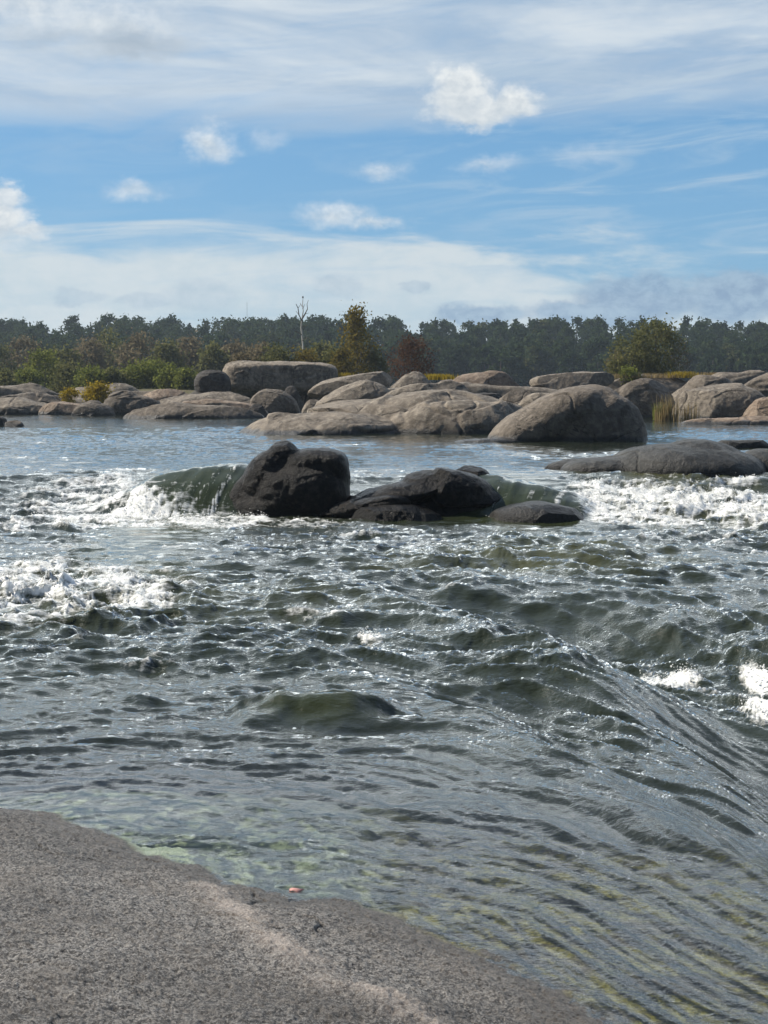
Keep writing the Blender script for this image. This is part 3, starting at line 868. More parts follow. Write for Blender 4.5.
def rock(name, label, d, lobes, mat, cat='rock', rough=1.0, vox=None, seed=None, zw=0.0, group=None, ledgey=0.45, cuts=9, cut=0.86):
    """union of rounded lobes given by their outline in the photo at depth d; real depth comes with every lobe"""
    vs_, fs_ = [], []
    n = 0
    xs = []
    for L in lobes:
        o = L[-1] if isinstance(L[-1], dict) else {}
        dd = d + o.get('dd', 0.0)
        if L[0] == 'd':                     # dome standing in the water: left, right, top
            _, x0, x1, yt = L[:4]
            a = P(x0, 400, dd)[0]; b = P(x1, 400, dd)[0]; zt = P(0, yt, dd)[2]
            zc = o.get('z', zw - 0.12 * max(zt - zw, 0.2))
            cx, rx, rz = (a + b) / 2, (b - a) / 2, zt - zc
            rot = o.get('rot', 0)
        else:                               # free lobe: centre, radii, roll
            _, px, py, rxp, ryp = L[:5]
            c_ = P(px, py, dd)
            cx, zc = c_[0], c_[2]
            rx, rz = rxp * dd / FPX, ryp * dd / FPX
            rot = o.get('rot', 0)
        rd = o.get('rd', 0.75) * rx if 'rdm' not in o else o['rdm']
        pe = o.get('p', 2.3)
        if L[0] == 'd' and d > 56: pe = 2.0 + (pe - 2.0) * 0.5; rx *= 1.16
        v = sup(ICO_V, pe) * np.array([rx, rd, rz])
        a_ = math.radians(-rot)
        v = np.stack([v[:, 0] * math.cos(a_) + v[:, 2] * math.sin(a_), v[:, 1], -v[:, 0] * math.sin(a_) + v[:, 2] * math.cos(a_)], 1)
        t_ = o.get('yaw', 0) * PI / 180
        v = np.stack([v[:, 0] * math.cos(t_) - v[:, 1] * math.sin(t_), v[:, 0] * math.sin(t_) + v[:, 1] * math.cos(t_), v[:, 2]], 1)
        v = v + np.array([cx, dd, zc])
        vs_.append(v); fs_.append(ICO_F + n); n += len(v); xs += [cx - rx, cx + rx]
    wdt = max(xs) - min(xs)
    name = {'slab': 'rock_slab', 'ledge': 'rock_ledge', 'boulder': 'boulder', 'stone': 'stone'}.get(name.split('_')[-1], 'rock')
    o = mesh_np(name, np.concatenate(vs_), tris=np.concatenate(fs_))
    vx = vox or max(wdt / 75.0, 0.02)
    rm = o.modifiers.new('r', 'REMESH'); rm.mode = 'VOXEL'; rm.voxel_size = vx
    sm = o.modifiers.new('s', 'SMOOTH'); sm.factor = 0.5; sm.iterations = 5
    sb = o.modifiers.new('u', 'SUBSURF'); sb.levels = 1; sb.render_levels = 1
    dg = bpy.context.evaluated_depsgraph_get()
    me = bpy.data.meshes.new_from_object(o.evaluated_get(dg))
    old = o.data
    o.modifiers.clear()
    o.data = me
    bpy.data.meshes.remove(old)
    nv = len(me.vertices)
    co = np.empty(nv * 3, np.float32); me.vertices.foreach_get('co', co); co = co.reshape(-1, 3)
    nr = np.empty(nv * 3, np.float32); me.vertices.foreach_get('normal', nr); nr = nr.reshape(-1, 3)
    s = seed if seed is not None else (abs(hash(label)) % 97)
    s = seed if seed is not None else (sum(map(ord, label)) % 89)
    sz = math.sqrt(max(wdt, 0.3))
    # planes split off along the joints: flat faces and edges
    rc = np.random.default_rng(s + 1000)
    mid = (co.max(0) + co.min(0)) / 2; ext = (co.max(0) - co.min(0)) / 2
    for _ in range(cuts):
        nn = rc.normal(size=3) * np.array([1, 1, 0.8]); nn[2] = abs(nn[2]); nn /= np.linalg.norm(nn)
        dd_ = ((co - mid) / ext) @ nn
        lim = np.quantile(dd_, 1.0) * rc.uniform(cut - 0.06, cut + 0.08)
        over = np.clip(dd_ - lim, 0, None)
        co = co - (over * 0.85)[:, None] * nn * ext
    q = co * (1.0 / (0.55 * wdt ** 0.6 + 0.15))
    dsp = 0.085 * sz * fbm3(q * 0.8, 4, s, 0.45)
    # sheeting: the rock parts in shallow curved steps
    st = fbm3(q * np.array([0.5, 0.5, 1.5]), 3, s + 7, 0.4) * 2.6
    fr_ = st - np.floor(st)
    dsp = dsp + ledgey * 0.05 * sz * (sstep(0.0, 0.16, fr_) - fr_)
    # joints
    j = np.abs(fbm3(q * 0.8, 2, s + 19))
    dsp = dsp - 0.035 * sz * np.exp(-(j / 0.016) ** 2) * sstep(0.0, 0.3, fbm3(q * 0.5, 2, s + 23))
    dsp = dsp + 0.012 * sz * fbm3(q * 7, 3, s + 3, 0.6)
    if d > 56: rough = rough * 0.72
    co = co + nr * (dsp * rough)[:, None]
    me.vertices.foreach_set('co', co.astype(np.float32).ravel())
    me.update()
    me.polygons.foreach_set('use_smooth', np.full(len(me.polygons), True))
    me.materials.clear(); me.materials.append(mat)
    tag(o, label, cat, group, 'thing')
    return o


D = dict
RK = 'granite rocks of the river'
# --- middle of the river, in the fall
rock('dark_boulder', 'black wet twin-humped boulder in the rapids beside the pouring sheet of water', 30.6,
     [('e', 278, 467, 18, 28, D(rot=-20, rd=1.3, p=2.3)), ('e', 268, 480, 25, 33, D(rot=-30, rd=1.2, p=2.3)), ('e', 251, 497, 21, 36, D(rd=1.1, rot=-38, p=2.3)),
      ('e', 321, 471, 28, 23, D(p=3.2, rd=1.0)), ('e', 298, 472, 26, 22, D(rd=1.1, p=2.4)), ('e', 300, 494, 48, 32, D(rd=0.8, p=3)), ('e', 284, 514, 62, 26, D(rd=0.6))],
     GR_WET, 'boulder', vox=0.035, zw=-0.7, seed=19, rough=0.8, ledgey=0.2, cuts=7, cut=0.95)
rock('dark_slab', 'long black wet slab with stepped layers sloping up to the right in the rapids', 30.4,
     [('e', 398, 497, 70, 13, D(rot=15, rd=0.5, p=2.3)), ('e', 448, 492, 46, 22, D(rd=0.6, p=2.3, rot=-12)), ('e', 364, 506, 46, 7, D(rot=10, rd=0.6, p=2.3, dd=-0.35)),
      ('e', 452, 510, 52, 27, D(rd=0.5, p=2.3)), ('e', 400, 518, 70, 16, D(rd=0.5))],
     GR_WET, 'rock', vox=0.035, zw=-0.7, seed=36, rough=0.9, ledgey=0.9, cuts=7, cut=0.93)
rock('layer_slab', 'thin black wet layer of rock under the left end of the stepped slab', 29.9,
     [('e', 364, 507, 48, 8, D(rot=9, rd=0.45, p=2.4)), ('e', 380, 514, 50, 9, D(rot=4, rd=0.45))], GR_WET, 'rock', vox=0.025, zw=-0.7, seed=38, cuts=5, cut=0.93)
rock('small_dark_rock', 'small black hump poking out at the top right end of the stepped black slab', 31.2,
     [('e', 471, 476, 19, 9, D(rot=4, rd=0.9)), ('e', 478, 484, 22, 12, D(rd=0.8))], GR_WET, 'rock', vox=0.02, zw=-0.7)
rock('low_wet_rock', 'low rounded wet rock awash in front of the stepped black slab', 29.5,
     [('e', 394, 521, 46, 14, D(rd=0.6, p=2.3)), ('e', 385, 514, 26, 6, D(rot=-4))], GR_WET, 'rock', vox=0.025, zw=-0.7)
rock('wet_hump', 'smooth grey water-glazed hump at the right end of the black rocks in the rapids', 29.6,
     [('e', 540, 522, 52, 20, D(rd=0.7, p=2.2)), ('e', 528, 516, 30, 13, D(rd=0.7))], GR_SLICK, 'rock', vox=0.025, zw=-0.7, rough=0.5)
# --- right, at the lip of the rapid
rock('low_boulder', 'long low smooth dark grey boulder just above the white rapid on the right', 34.9,
     [('d', 608, 764, 445, D(rd=0.85, p=2.3)), ('d', 650, 752, 441, D(rd=0.9)), ('d', 560, 670, 457, D(rd=0.7)), ('d', 735, 810, 449, D(rd=0.8, dd=0.4))],
     GR_SLICK, 'boulder', vox=0.045, rough=0.6, cuts=5, cut=0.92, ledgey=0.25, seed=34)
rock('awash_rock', 'flat rock barely awash in smooth water to the left of the low grey boulder', 35.6,
     [('d', 543, 640, 459, D(rd=0.5, p=2.1))], GR_SLICK, 'rock', rough=0.5)
rock('small_river_rock', 'small flat dark rock breaking the surface upstream of the low grey boulder', 47,
     [('d', 716, 758, 438, D(rd=0.5)), ('d', 736, 772, 439, D(rd=0.5))], GR_SLICK, 'rock', rough=0.6)
# --- the big boulder
rock('domed_boulder', 'largest domed grey boulder right of centre with a low toe on its left', 53.5,
     [('d', 530, 647, 390, D(rd=0.62, p=2.6)), ('d', 556, 636, 385, D(rd=0.8, p=2.3)), ('e', 548, 424, 66, 25, D(rot=25, rd=0.6, p=2.3)), ('d', 490, 600, 424, D(rd=0.6, p=2.2)), ('d', 452, 520, 439, D(rd=0.5, dd=-1.2)),
      ('d', 575, 644, 400, D(rd=0.7, p=3.6))],
     GR_MID, 'boulder', vox=0.07, seed=24, ledgey=0.25, rough=0.7, cuts=3, cut=0.95)
# --- centre ridge
rock('long_centre_slab', 'long pale slab filling the gaps between the boulders of the centre', 96,
     [('d', 330, 560, 384, D(rd=0.15, p=2.6)), ('d', 400, 620, 387, D(rd=0.15))], GR_PALE, 'rock', seed=72, ledgey=0.9)
rock('broad_slab', 'broad low grey slab that slopes down to the water left of the largest boulder', 63,
     [('d', 226, 390, 413, D(rd=0.55, p=2.3, dd=-1.5)), ('d', 300, 420, 401, D(rd=0.8, dd=1.5)), ('d', 350, 525, 394, D(rd=0.6, p=2.5, dd=1.0)),
      ('d', 378, 500, 389, D(rd=0.6, dd=3.0)), ('d', 400, 545, 402, D(rd=0.5, p=2.8, dd=-1)), ('d', 225, 300, 428, D(rd=0.7, dd=-3.0))],
     GR_PALE, 'rock', vox=0.10, seed=5, ledgey=1.2)
rock('mid_boulder', 'rounded grey-brown boulder behind the broad low slab, left of the centre', 90,
     [('d', 322, 396, 379, D(rd=0.7, p=2.4)), ('d', 316, 360, 388, D(rd=0.8))], GR_PALE, 'boulder', seed=9)
rock('leaning_slab', 'long leaning slab at the right foot of the flat-topped rock by the little fall', 101,
     [('e', 350, 385, 46, 9, D(rot=10, rd=0.6, p=2.5)), ('d', 330, 400, 380, D(rd=0.6)), ('e', 330, 388, 26, 8, D(rot=12))], GR_PALE, 'rock', seed=14)
rock('sunlit_slab', 'grey slab with a bright top between the autumn tree and the tan rock', 104,
     [('d', 381, 440, 374, D(rd=0.7, p=2.6)), ('d', 400, 432, 371, D(rd=0.8)), ('d', 425, 470, 379, D(rd=0.6))], GR_PALE, 'rock', seed=3)
rock('flat_slab', 'flat pale slab lying behind the broad low slab at the centre', 88,
     [('d', 380, 480, 383, D(rd=0.55, p=2.6)), ('d', 420, 475, 381, D(rd=0.6))], GR_PALE, 'rock', seed=8)
rock('tan_rock', 'wide tan rock with a rounded top right of the yellow grass', 98,
     [('d', 436, 526, 373, D(rd=0.5, p=2.6)), ('d', 468, 520, 370, D(rd=0.6)), ('d', 440, 490, 377, D(rd=0.6))], GR_TAN, 'rock', seed=17)
rock('dark_round_rock', 'small dark round rock below the wide tan rock', 80,
     [('d', 455, 507, 386, D(rd=0.7, p=2.6)), ('d', 448, 480, 392, D(rd=0.7))], GR_DARK, 'rock', seed=2)
rock('small_grey_rock', 'small grey rock between the dark round rock and the largest boulder', 76,
     [('d', 500, 538, 387, D(rd=0.7)), ('d', 492, 520, 393, D(rd=0.7))], GR_MID, 'rock', seed=6)
rock('overlapped_rock', 'grey rock half hidden behind the left shoulder of the largest boulder', 70,
     [('d', 516, 570, 393, D(rd=0.7, p=2.6))], GR_PALE, 'rock', seed=20)
rock('undercut_slab', 'wide slab with a dark undercut edge behind the largest boulder', 100,
     [('e', 572, 381, 42, 8, D(rot=3, rd=0.7, p=2.8)), ('d', 545, 600, 372, D(rd=0.7)), ('d', 525, 620, 380, D(rd=0.5))], GR_PALE, 'rock', seed=26)
rock('brown_wall_rock', 'brown rock between the largest boulder and the clump of dry reeds', 92,
     [('d', 612, 672, 379, D(rd=0.7, p=3.0)), ('d', 640, 680, 385, D(rd=0.7, p=3)), ('d', 600, 650, 383, D(rd=0.6))], GR_MID, 'rock', seed=11)
rock('right_boulder', 'large rounded brown-grey boulder beside the dry reeds near the right edge', 89,
     [('d', 676, 768, 385, D(rd=0.7, p=2.9)), ('d', 694, 752, 379, D(rd=0.8, p=2.4)), ('d', 664, 712, 390, D(rd=0.7, p=2.6))], GR_PALE, 'boulder', seed=29)
rock('edge_rock', 'rounded tan-grey rock cut by the right edge of the view', 85,
     [('d', 745, 800, 397, D(rd=0.8, p=2.5)), ('d', 760, 830, 392, D(rd=0.6))], GR_TAN, 'rock', seed=30)
rock('thin_ledge', 'thin brown ledge lying flat on the water below the right-hand boulders', 76,
     [('d', 690, 800, 418, D(rd=0.3, p=2.8)), ('d', 728, 800, 416, D(rd=0.4))], GR_TAN, 'rock', seed=13, rough=0.6)
rock('far_ledge', 'long flat grey ledge under the sky line of the right bank', 118,
     [('d', 670, 800, 374, D(rd=0.3, p=2.8)), ('d', 720, 800, 370, D(rd=0.4)), ('d', 690, 750, 372, D(rd=0.5))], GR_PALE, 'rock', seed=33)
rock('stepped_ledge', 'stepped grey ledge above the right boulder with a dark crack', 104,
     [('d', 672, 742, 376, D(rd=0.5, p=2.8)), ('d', 735, 800, 377, D(rd=0.5)), ('d', 752, 810, 372, D(rd=0.5))], GR_MID, 'rock', seed=37, ledgey=1.3)
rock('back_ledge', 'low ledge behind the undercut slab in front of the olive tree', 122,
     [('d', 590, 700, 375, D(rd=0.35, p=2.8)), ('d', 600, 660, 372, D(rd=0.5))], GR_MID, 'rock', seed=40)
# --- left bank
rock('long_low_slab', 'long low slab at the foot of the left bank, under the layered rocks', 109,
     [('d', -90, 130, 399, D(rd=0.12, p=2.6)), ('d', -40, 90, 396, D(rd=0.2))], GR_PALE, 'rock', seed=70, ledgey=0.9)
rock('long_back_slab', 'long slab joining the split rock to the dark dome on the left bank', 116,
     [('d', 60, 270, 393, D(rd=0.12, p=2.6)), ('d', 100, 200, 390, D(rd=0.2))], GR_PALE, 'rock', seed=71, ledgey=0.9)
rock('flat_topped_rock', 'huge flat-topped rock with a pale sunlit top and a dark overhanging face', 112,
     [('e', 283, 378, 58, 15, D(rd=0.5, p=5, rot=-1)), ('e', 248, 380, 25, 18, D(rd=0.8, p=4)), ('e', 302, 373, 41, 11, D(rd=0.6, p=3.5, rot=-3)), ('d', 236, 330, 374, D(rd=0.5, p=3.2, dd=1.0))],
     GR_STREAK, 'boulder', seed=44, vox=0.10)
rock('dark_dome', 'dark upright dome-shaped rock left of the huge flat-topped rock', 108,
     [('e', 213, 384, 18, 14, D(rd=0.9, p=2.3)), ('d', 196, 232, 374, D(rd=0.9, p=2.4)), ('d', 186, 234, 388, D(rd=0.7))], GR_DARK, 'rock', seed=46)
rock('pebble_block', 'small dark block lodged in the gap under the flat-topped rock', 104,
     [('d', 281, 302, 386, D(rd=0.8, p=2.6))], GR_DARK, 'rock', seed=47)
rock('little_fall_rock', 'small pale rock splitting the little fall below the flat-topped rock', 99,
     [('d', 303, 324, 399, D(rd=0.8))], GR_PALE, 'rock', seed=48, rough=0.6)
rock('grey_dome', 'low grey dome at the water under the flat-topped rock', 103,
     [('d', 250, 296, 389, D(rd=0.7, p=2.5))], GR_MID, 'rock', seed=49)
rock('spread_slab', 'spread-out pale slab running from the dark dome towards the water', 104,
     [('d', 148, 275, 394, D(rd=0.4, p=2.8)), ('d', 180, 260, 392, D(rd=0.5))], GR_PALE, 'rock', seed=51)
rock('tan_shelf', 'tan shelf of rock above the dark ledge on the left bank', 97,
     [('d', 165, 262, 401, D(rd=0.35, p=2.7)), ('d', 185, 240, 399, D(rd=0.5))], GR_TAN, 'rock', seed=52)
rock('dark_ledge', 'low dark ledge with a long foot in the water, foremost on the left bank', 90,
     [('d', 132, 256, 405, D(rd=0.3, p=2.5)), ('d', 140, 205, 402, D(rd=0.5)), ('d', 210, 262, 411, D(rd=0.5))], GR_MID, 'rock', seed=53)
rock('water_stone', 'small dark stone at the tip of the tan shelf', 92,
     [('d', 248, 266, 404, D(rd=0.8))], GR_DARK, 'rock', seed=54, rough=0.6)
rock('split_rock', 'cracked grey rock between the yellow bush and the dark ledge', 101,
     [('d', 104, 142, 391, D(rd=0.8, p=2.6)), ('d', 112, 160, 395, D(rd=0.7)), ('d', 98, 130, 399, D(rd=0.7))], GR_MID, 'rock', seed=55, ledgey=1.2)
rock('front_grey_rock', 'angular grey rock at the waterline under the yellow bush', 98,
     [('d', 72, 112, 402, D(rd=0.7, p=2.6)), ('d', 80, 106, 400, D(rd=0.7))], GR_MID, 'rock', seed=56)
rock('pink_rock', 'pale pinkish-tan rounded rock below the yellow bush', 101,
     [('d', 42, 90, 400, D(rd=0.6, p=2.3))], GR_TAN, 'rock', seed=57)
rock('left_slab', 'grey slab at the waterline on the far left', 102,
     [('d', -40, 60, 399, D(rd=0.4, p=2.7)), ('d', 10, 70, 402, D(rd=0.5))], GR_PALE, 'rock', seed=58, ledgey=1.2)
rock('left_step_rock', 'layered grey rock above the waterline slab on the far left', 108,
     [('d', -20, 58, 392, D(rd=0.5, p=2.7)), ('d', 12, 54, 389, D(rd=0.6)), ('d', 40, 76, 395, D(rd=0.6))], GR_MID, 'rock', seed=59, ledgey=1.4)
rock('left_back_slab', 'pale back slab under the green willows on the far left', 118,
     [('d', -50, 66, 386, D(rd=0.35, p=2.8)), ('d', 5, 60, 383, D(rd=0.5))], GR_PALE, 'rock', seed=60)
rock('middle_back_slab', 'long pale back slab behind the yellow bush', 120,
     [('d', 55, 150, 386, D(rd=0.35, p=2.8)), ('d', 90, 146, 383, D(rd=0.5)), ('d', 140, 200, 389, D(rd=0.4))], GR_PALE, 'rock', seed=61)
rock('reddish_slab', 'low reddish slab left of the dark dome', 114,
     [('d', 138, 205, 389, D(rd=0.4, p=2.8))], GR_TAN, 'rock', seed=62)
rock('shore_rock', 'dark pointed rock in the water at the left edge of the view', 73,
     [('d', -12, 7, 415, D(rd=0.8, p=2.2))], GR_DARK, 'rock', seed=63)
rock('shore_stone', 'small low stone beside the dark pointed rock at the left edge', 72,
     [('d', 4, 22, 420, D(rd=0.7))], GR_MID, 'rock', seed=64, rough=0.6)

# ------------------------------------------------------------------ plants
def tube(path, rad, sides=6):
    path = np.asarray(path, float); n = len(path)
    vs_ = []; fs_ = []
    for i in range(n):
        t = path[min(i + 1, n - 1)] - path[max(i - 1, 0)]
        t = t / (np.linalg.norm(t) + 1e-9)
        a = np.cross(t, (0.3, 1, 0.1)); a /= np.linalg.norm(a) + 1e-9
        b = np.cross(t, a)
        for k in range(sides):
            an = 2 * PI * k / sides
            vs_.append(path[i] + rad[i] * (a * math.cos(an) + b * math.sin(an)))
    for i in range(n - 1):
        for k in range(sides):
            k2 = (k + 1) % sides
            fs_.append((i * sides + k, i * sides + k2, (i + 1) * sides + k2, (i + 1) * sides + k))
    return np.array(vs_), np.array(fs_)


def limb_set(h, r, rng, n=9, spread=0.5, start=0.25, up=0.6, twig=3, bend=0.05, top=1.0):
    """trunk + limbs + twigs as tubes; returns verts, quads of trunk and of limbs"""
    pts = []
    lean = rng.normal(0, bend, 2)
    for i in range(9):
        t = i / 8
        pts.append((lean[0] * h * t * t + rng.normal(0, 0.008 * h) * (i > 0), lean[1] * h * t * t + rng.normal(0, 0.008 * h) * (i > 0), h * top * t))
    pts = np.array(pts)
    tv, tf = tube(pts, r * (1 - 0.88 * np.linspace(0, 1, 9)) , 7)
    bv, bf = [], []; nb = 0
    tips = []
    for k in range(n):
        t = start + (0.97 - start) * (k + rng.random() * 0.8) / n
        p0 = np.array([np.interp(t, np.linspace(0, 1, 9), pts[:, c]) for c in range(3)])
        an = k * 2.4 + rng.normal(0, 0.4)
        L = spread * h * (1.15 - t) * rng.uniform(0.7, 1.2)
        dr = np.array([math.cos(an), math.sin(an), up * rng.uniform(0.6, 1.4)]); dr /= np.linalg.norm(dr)
        pp = [p0]
        for i in range(5):
            dr = dr + np.array([rng.normal(0, 0.16), rng.normal(0, 0.16), rng.normal(0.08, 0.1)]); dr /= np.linalg.norm(dr)
            pp.append(pp[-1] + dr * L / 5)
        r0 = r * (1 - 0.8 * t) * 0.55
        v, f = tube(pp, np.linspace(r0, r0 * 0.2, 6), 5); bv.append(v); bf.append(f + nb); nb += len(v)
        tips += pp[2:]
        for q in range(twig):
            i = rng.integers(2, 6)
            d2 = dr + rng.normal(0, 0.6, 3); d2 /= np.linalg.norm(d2)
            l2 = L * rng.uniform(0.25, 0.5)
            p2 = [pp[i], pp[i] + d2 * l2 * 0.5 + rng.normal(0, 0.03 * l2, 3), pp[i] + d2 * l2 + np.array([0, 0, 0.15 * l2])]
            v, f = tube(p2, [r0 * 0.4, r0 * 0.28, r0 * 0.12], 4); bv.append(v); bf.append(f + nb); nb += len(v)
            tips += p2[1:]
    return (tv, tf), (np.concatenate(bv), np.concatenate(bf)), np.array(tips)


def leaves(centres, n, size, rng, sig, flat=0.0):
    """n small leaf faces scattered about the given centres; returns verts, quads, tint"""
    ci = rng.integers(0, len(centres), n)
    c = centres[ci] + rng.normal(0, 1, (n, 3)) * sig
    nrm = rng.normal(size=(n, 3)); nrm /= np.linalg.norm(nrm, axis=1, keepdims=True)
    a = np.cross(nrm, rng.normal(size=(n, 3))); a /= np.linalg.norm(a, axis=1, keepdims=True)
    b = np.cross(nrm, a)
    s = size * rng.uniform(0.6, 1.5, (n, 1))
    v = np.stack([c - a * s, c - b * s * 0.6, c + a * s, c + b * s * 0.6], 1).reshape(-1, 3)
    q = np.arange(n * 4).reshape(-1, 4)
    clump = rng.random(len(centres))
    tint = np.clip(0.55 * clump[ci] + 0.45 * rng.random(n), 0, 1)
    return v, q, np.repeat(tint, 4)


def clumps(rng, h, wd, dp, n, z0=0.15, shape='round', lean=0.0):
    """clump centres over a crown volume"""
    out = []
    while len(out) < n:
        z = rng.random()
        if shape == 'round': rr = math.sqrt(max(0.0, 1 - (2 * z - 0.85) ** 2 / 1.35))
        elif shape == 'cone': rr = (1 - z) ** 0.75 * (0.25 + 0.75 * min(1, z * 5 + 0.4))
        else: rr = (1 - z ** 2.2) ** 0.5
        an = rng.random() * 2 * PI
        r = rng.random() ** 0.35 * rr * rng.uniform(0.75, 1.08)
        out.append((math.cos(an) * r * wd / 2 + lean * z * h, math.sin(an) * r * dp / 2, (z0 + (1 - z0) * z) * h))
    return np.array(out)


def plant(name, label, cat, px, d, ytop, wpx, mat, leafn, leafs, shape='round', ybase=None, zg=None, bark=BARK, group=None, seed=1, nclump=60, sig=0.16,
          limbs=8, lean=0.0, z0=0.1, trunk_r=None):
    rng = np.random.default_rng(seed)
    x, y, zt = P(px, ytop, d)
    z = float(zg if zg is not None else (P(px, ybase, d)[2] if ybase else island_h(np.array([x]), np.array([y]))[0])) 
    h = zt - z; wd = wpx * d / FPX
    r = empty(name, (x, y, z)); tag(r, label, cat, group)
    (tv, tf), (bv, bf), tips = limb_set(h * 0.96, trunk_r or max(0.03, h * 0.018), rng, limbs, 0.32 * wd / h * 1.6, 0.12, 0.7, 3)
    mesh_np('trunk', np.concatenate([tv, bv]), np.concatenate([tf, bf + len(tv)]), mat=bark, parent=r)
    cc = clumps(rng, h, wd, wd * 0.85, nclump, z0, shape, lean)
    v, q, t = leaves(cc, leafn, leafs, rng, sig * wd * 0.5)
    mesh_np('crown', v, q, smooth=False, mat=mat, parent=r, attrs={'tint': t})
    return r


GW = 'green willow bushes on the left bank'
for i, (px, yt, wp, d, lab) in enumerate((
        (4, 375, 36, 146, 'low olive-green willow bush at the left edge of the view'),
        (27, 372, 30, 150, 'small round green bush second from the left edge behind the pale slab'),
        (44, 352, 34, 158, 'tall pale green bush, highest of the bushes on the far left'),
        (66, 366, 40, 152, 'wide olive bush right of the tall pale green bush'),
        (92, 371, 34, 145, 'low green bush directly behind the yellow bush'),
        (112, 373, 30, 146, 'dull green low bush right above the long pale back slab'),
        (138, 365, 36, 148, 'bright green bush, brightest in the middle of the left bank'),
        (155, 363, 30, 150, 'tall bright green bush left of the smallest bright bushes'),
        (172, 369, 28, 144, 'green bush with ragged top left of the dark dome'),
        (187, 372, 24, 142, 'small yellowish-green bush touching the dark dome'))):
    plant('willow_bush', lab, 'bush', px, d, yt, wp, F_OLIVE if i in (0, 3, 5) else F_GREEN, 2600, 0.13, 'round', group=GW, seed=200 + i, nclump=55, sig=0.2, limbs=6, z0=0.02)
plant('yellow_bush', 'bright yellow bush spread between the rocks of the left bank', 'bush', 98, 106, 386.5, 30, F_YELLOW, 2400, 0.085, 'round', ybase=404, seed=231, nclump=46, sig=0.2, limbs=5, z0=0.0)
plant('yellow_shrub', 'small dull yellow shrub left of the bright yellow bush', 'shrub', 70, 106, 390.5, 17, F_YELLOW, 900, 0.08, 'round', ybase=402, seed=232, nclump=24, sig=0.22, limbs=4, z0=0.0)

# trees of the left bank, farther back
GT = 'trees of the left bank'
for i, (px, yt, wp, d, mt, lab) in enumerate((
        (-8, 346, 46, 215, F_OLIVE, 'hazy olive tree cut by the left edge of the view'),
        (24, 341, 40, 225, F_BROWN, 'brownish half-bare tree behind the bushes near the left edge'),
        (62, 350, 40, 205, F_OLIVE, 'hazy green tree standing just right of the tall pale green bush'),
        (88, 343, 44, 215, F_BROWN, 'thin reddish-brown tree above the yellow bush'),
        (112, 334, 50, 225, F_OLIVE, 'tall grey-green tree above the left bank, highest of its group'),
        (140, 338, 46, 210, F_BROWN, 'tall grey-brown tree right of the highest grey-green tree'),
        (166, 345, 40, 200, F_OLIVE, 'round olive tree behind the bright green bushes'),
        (190, 340, 40, 215, F_BROWN, 'grey-brown feathery tree above the dark dome'),
        (214, 347, 36, 195, F_OLIVE, 'small olive tree directly behind the dark dome'),
        (238, 346, 40, 200, F_BROWN, 'bare-looking brown tree behind the left end of the flat-topped rock'),
        (262, 345, 36, 175, F_BROWN, 'thin brown thicket tree behind the flat-topped rock'),
        (322, 346, 40, 175, F_OLIVE, 'olive tree between the bare dead trunk and the autumn tree'))):
    plant('bank_tree', lab, 'tree', px, d, yt, wp, mt, 2200, 0.22, 'round', ybase=386, group=GT, seed=300 + i, nclump=70, sig=0.16, limbs=9, z0=0.12)
GS = 'shrubs behind the flat-topped rock'
for i, (px, yt, wp, mt, lab) in enumerate(((246, 352, 30, F_BROWN, 'brown twiggy shrub over the left end of the flat-topped rock'),
                                           (276, 349, 34, F_OLIVE, 'olive shrub over the middle of the flat-topped rock'),
                                           (306, 352, 32, F_AUTUMN, 'yellowish shrub at the foot of the bare dead trunk'),
                                           (330, 351, 26, F_OLIVE, 'olive-green shrub over the right end of the flat-topped rock'))):
    plant('shrub', lab, 'shrub', px, 128, yt, wp, mt, 1500, 0.11, 'round', ybase=378, group=GS, seed=340 + i, nclump=40, sig=0.22, limbs=7, z0=0.05)

# the bare dead tree
x, y, zt = P(302, 297, 130); z0_ = P(302, 375, 130)[2]
dead = empty('dead_tree', (x, y, z0_)); tag(dead, 'tall bare whitish dead tree rising above the flat-topped rock', 'tree')
hh = zt - z0_


def q_(px, py, dy=0.0):
    a = P(px, py, 130 + dy); return (a[0] - x, a[1] - y, a[2] - z0_)


v, f = tube([q_(303.5, 376), q_(302.8, 360), q_(303.2, 348), q_(302.2, 336), q_(301.2, 328), q_(301.8, 320), q_(303.2, 311), q_(302.6, 304), q_(303, 297)], [0.10, 0.09, 0.085, 0.075, 0.065, 0.06, 0.04, 0.03, 0.02], 7)
mesh_np('trunk', v, f, mat=BARK_PALE, parent=dead)
V_, F_ = [], []; n_ = 0
for pth, r0 in (([q_(302, 319), q_(305, 314, .3), q_(307.5, 309, .5)], 0.06), ([q_(302, 321), q_(299, 315, -.3), q_(298, 308, -.4), q_(296, 304, -.5)], 0.045),
                ([q_(302, 335), q_(297, 332, -.5), q_(294, 331, -.8)], 0.04), ([q_(302, 328), q_(306, 325, .6), q_(309, 326, .9)], 0.02),
                ([q_(299, 315, -.3), q_(296, 311, 0)], 0.025), ([q_(302.6, 307), q_(300, 303, .3)], 0.025), ([q_(302.6, 309), q_(305, 304, -.3)], 0.02),
                ([q_(302, 341), q_(306, 338, -.4), q_(308, 338, -.6)], 0.03), ([q_(298, 308, -.4), q_(301, 304, 0)], 0.02), ([q_(307.5, 309, .5), q_(307, 304, .6), q_(308.5, 300, .6)], 0.025),
                ([q_(302.5, 348), q_(298, 343, .5), q_(295.5, 344, .7)], 0.025), ([q_(297, 332, -.5), q_(295, 328, -.7)], 0.02), ([q_(305, 314, .3), q_(309, 313, .6)], 0.02)):
    v, f = tube(pth, np.linspace(r0 * 1.25, r0 * 0.6, len(pth)), 5); V_.append(v); F_.append(f + n_); n_ += len(v)
mesh_np('branches', np.concatenate(V_), np.concatenate(F_), mat=BARK, parent=dead)
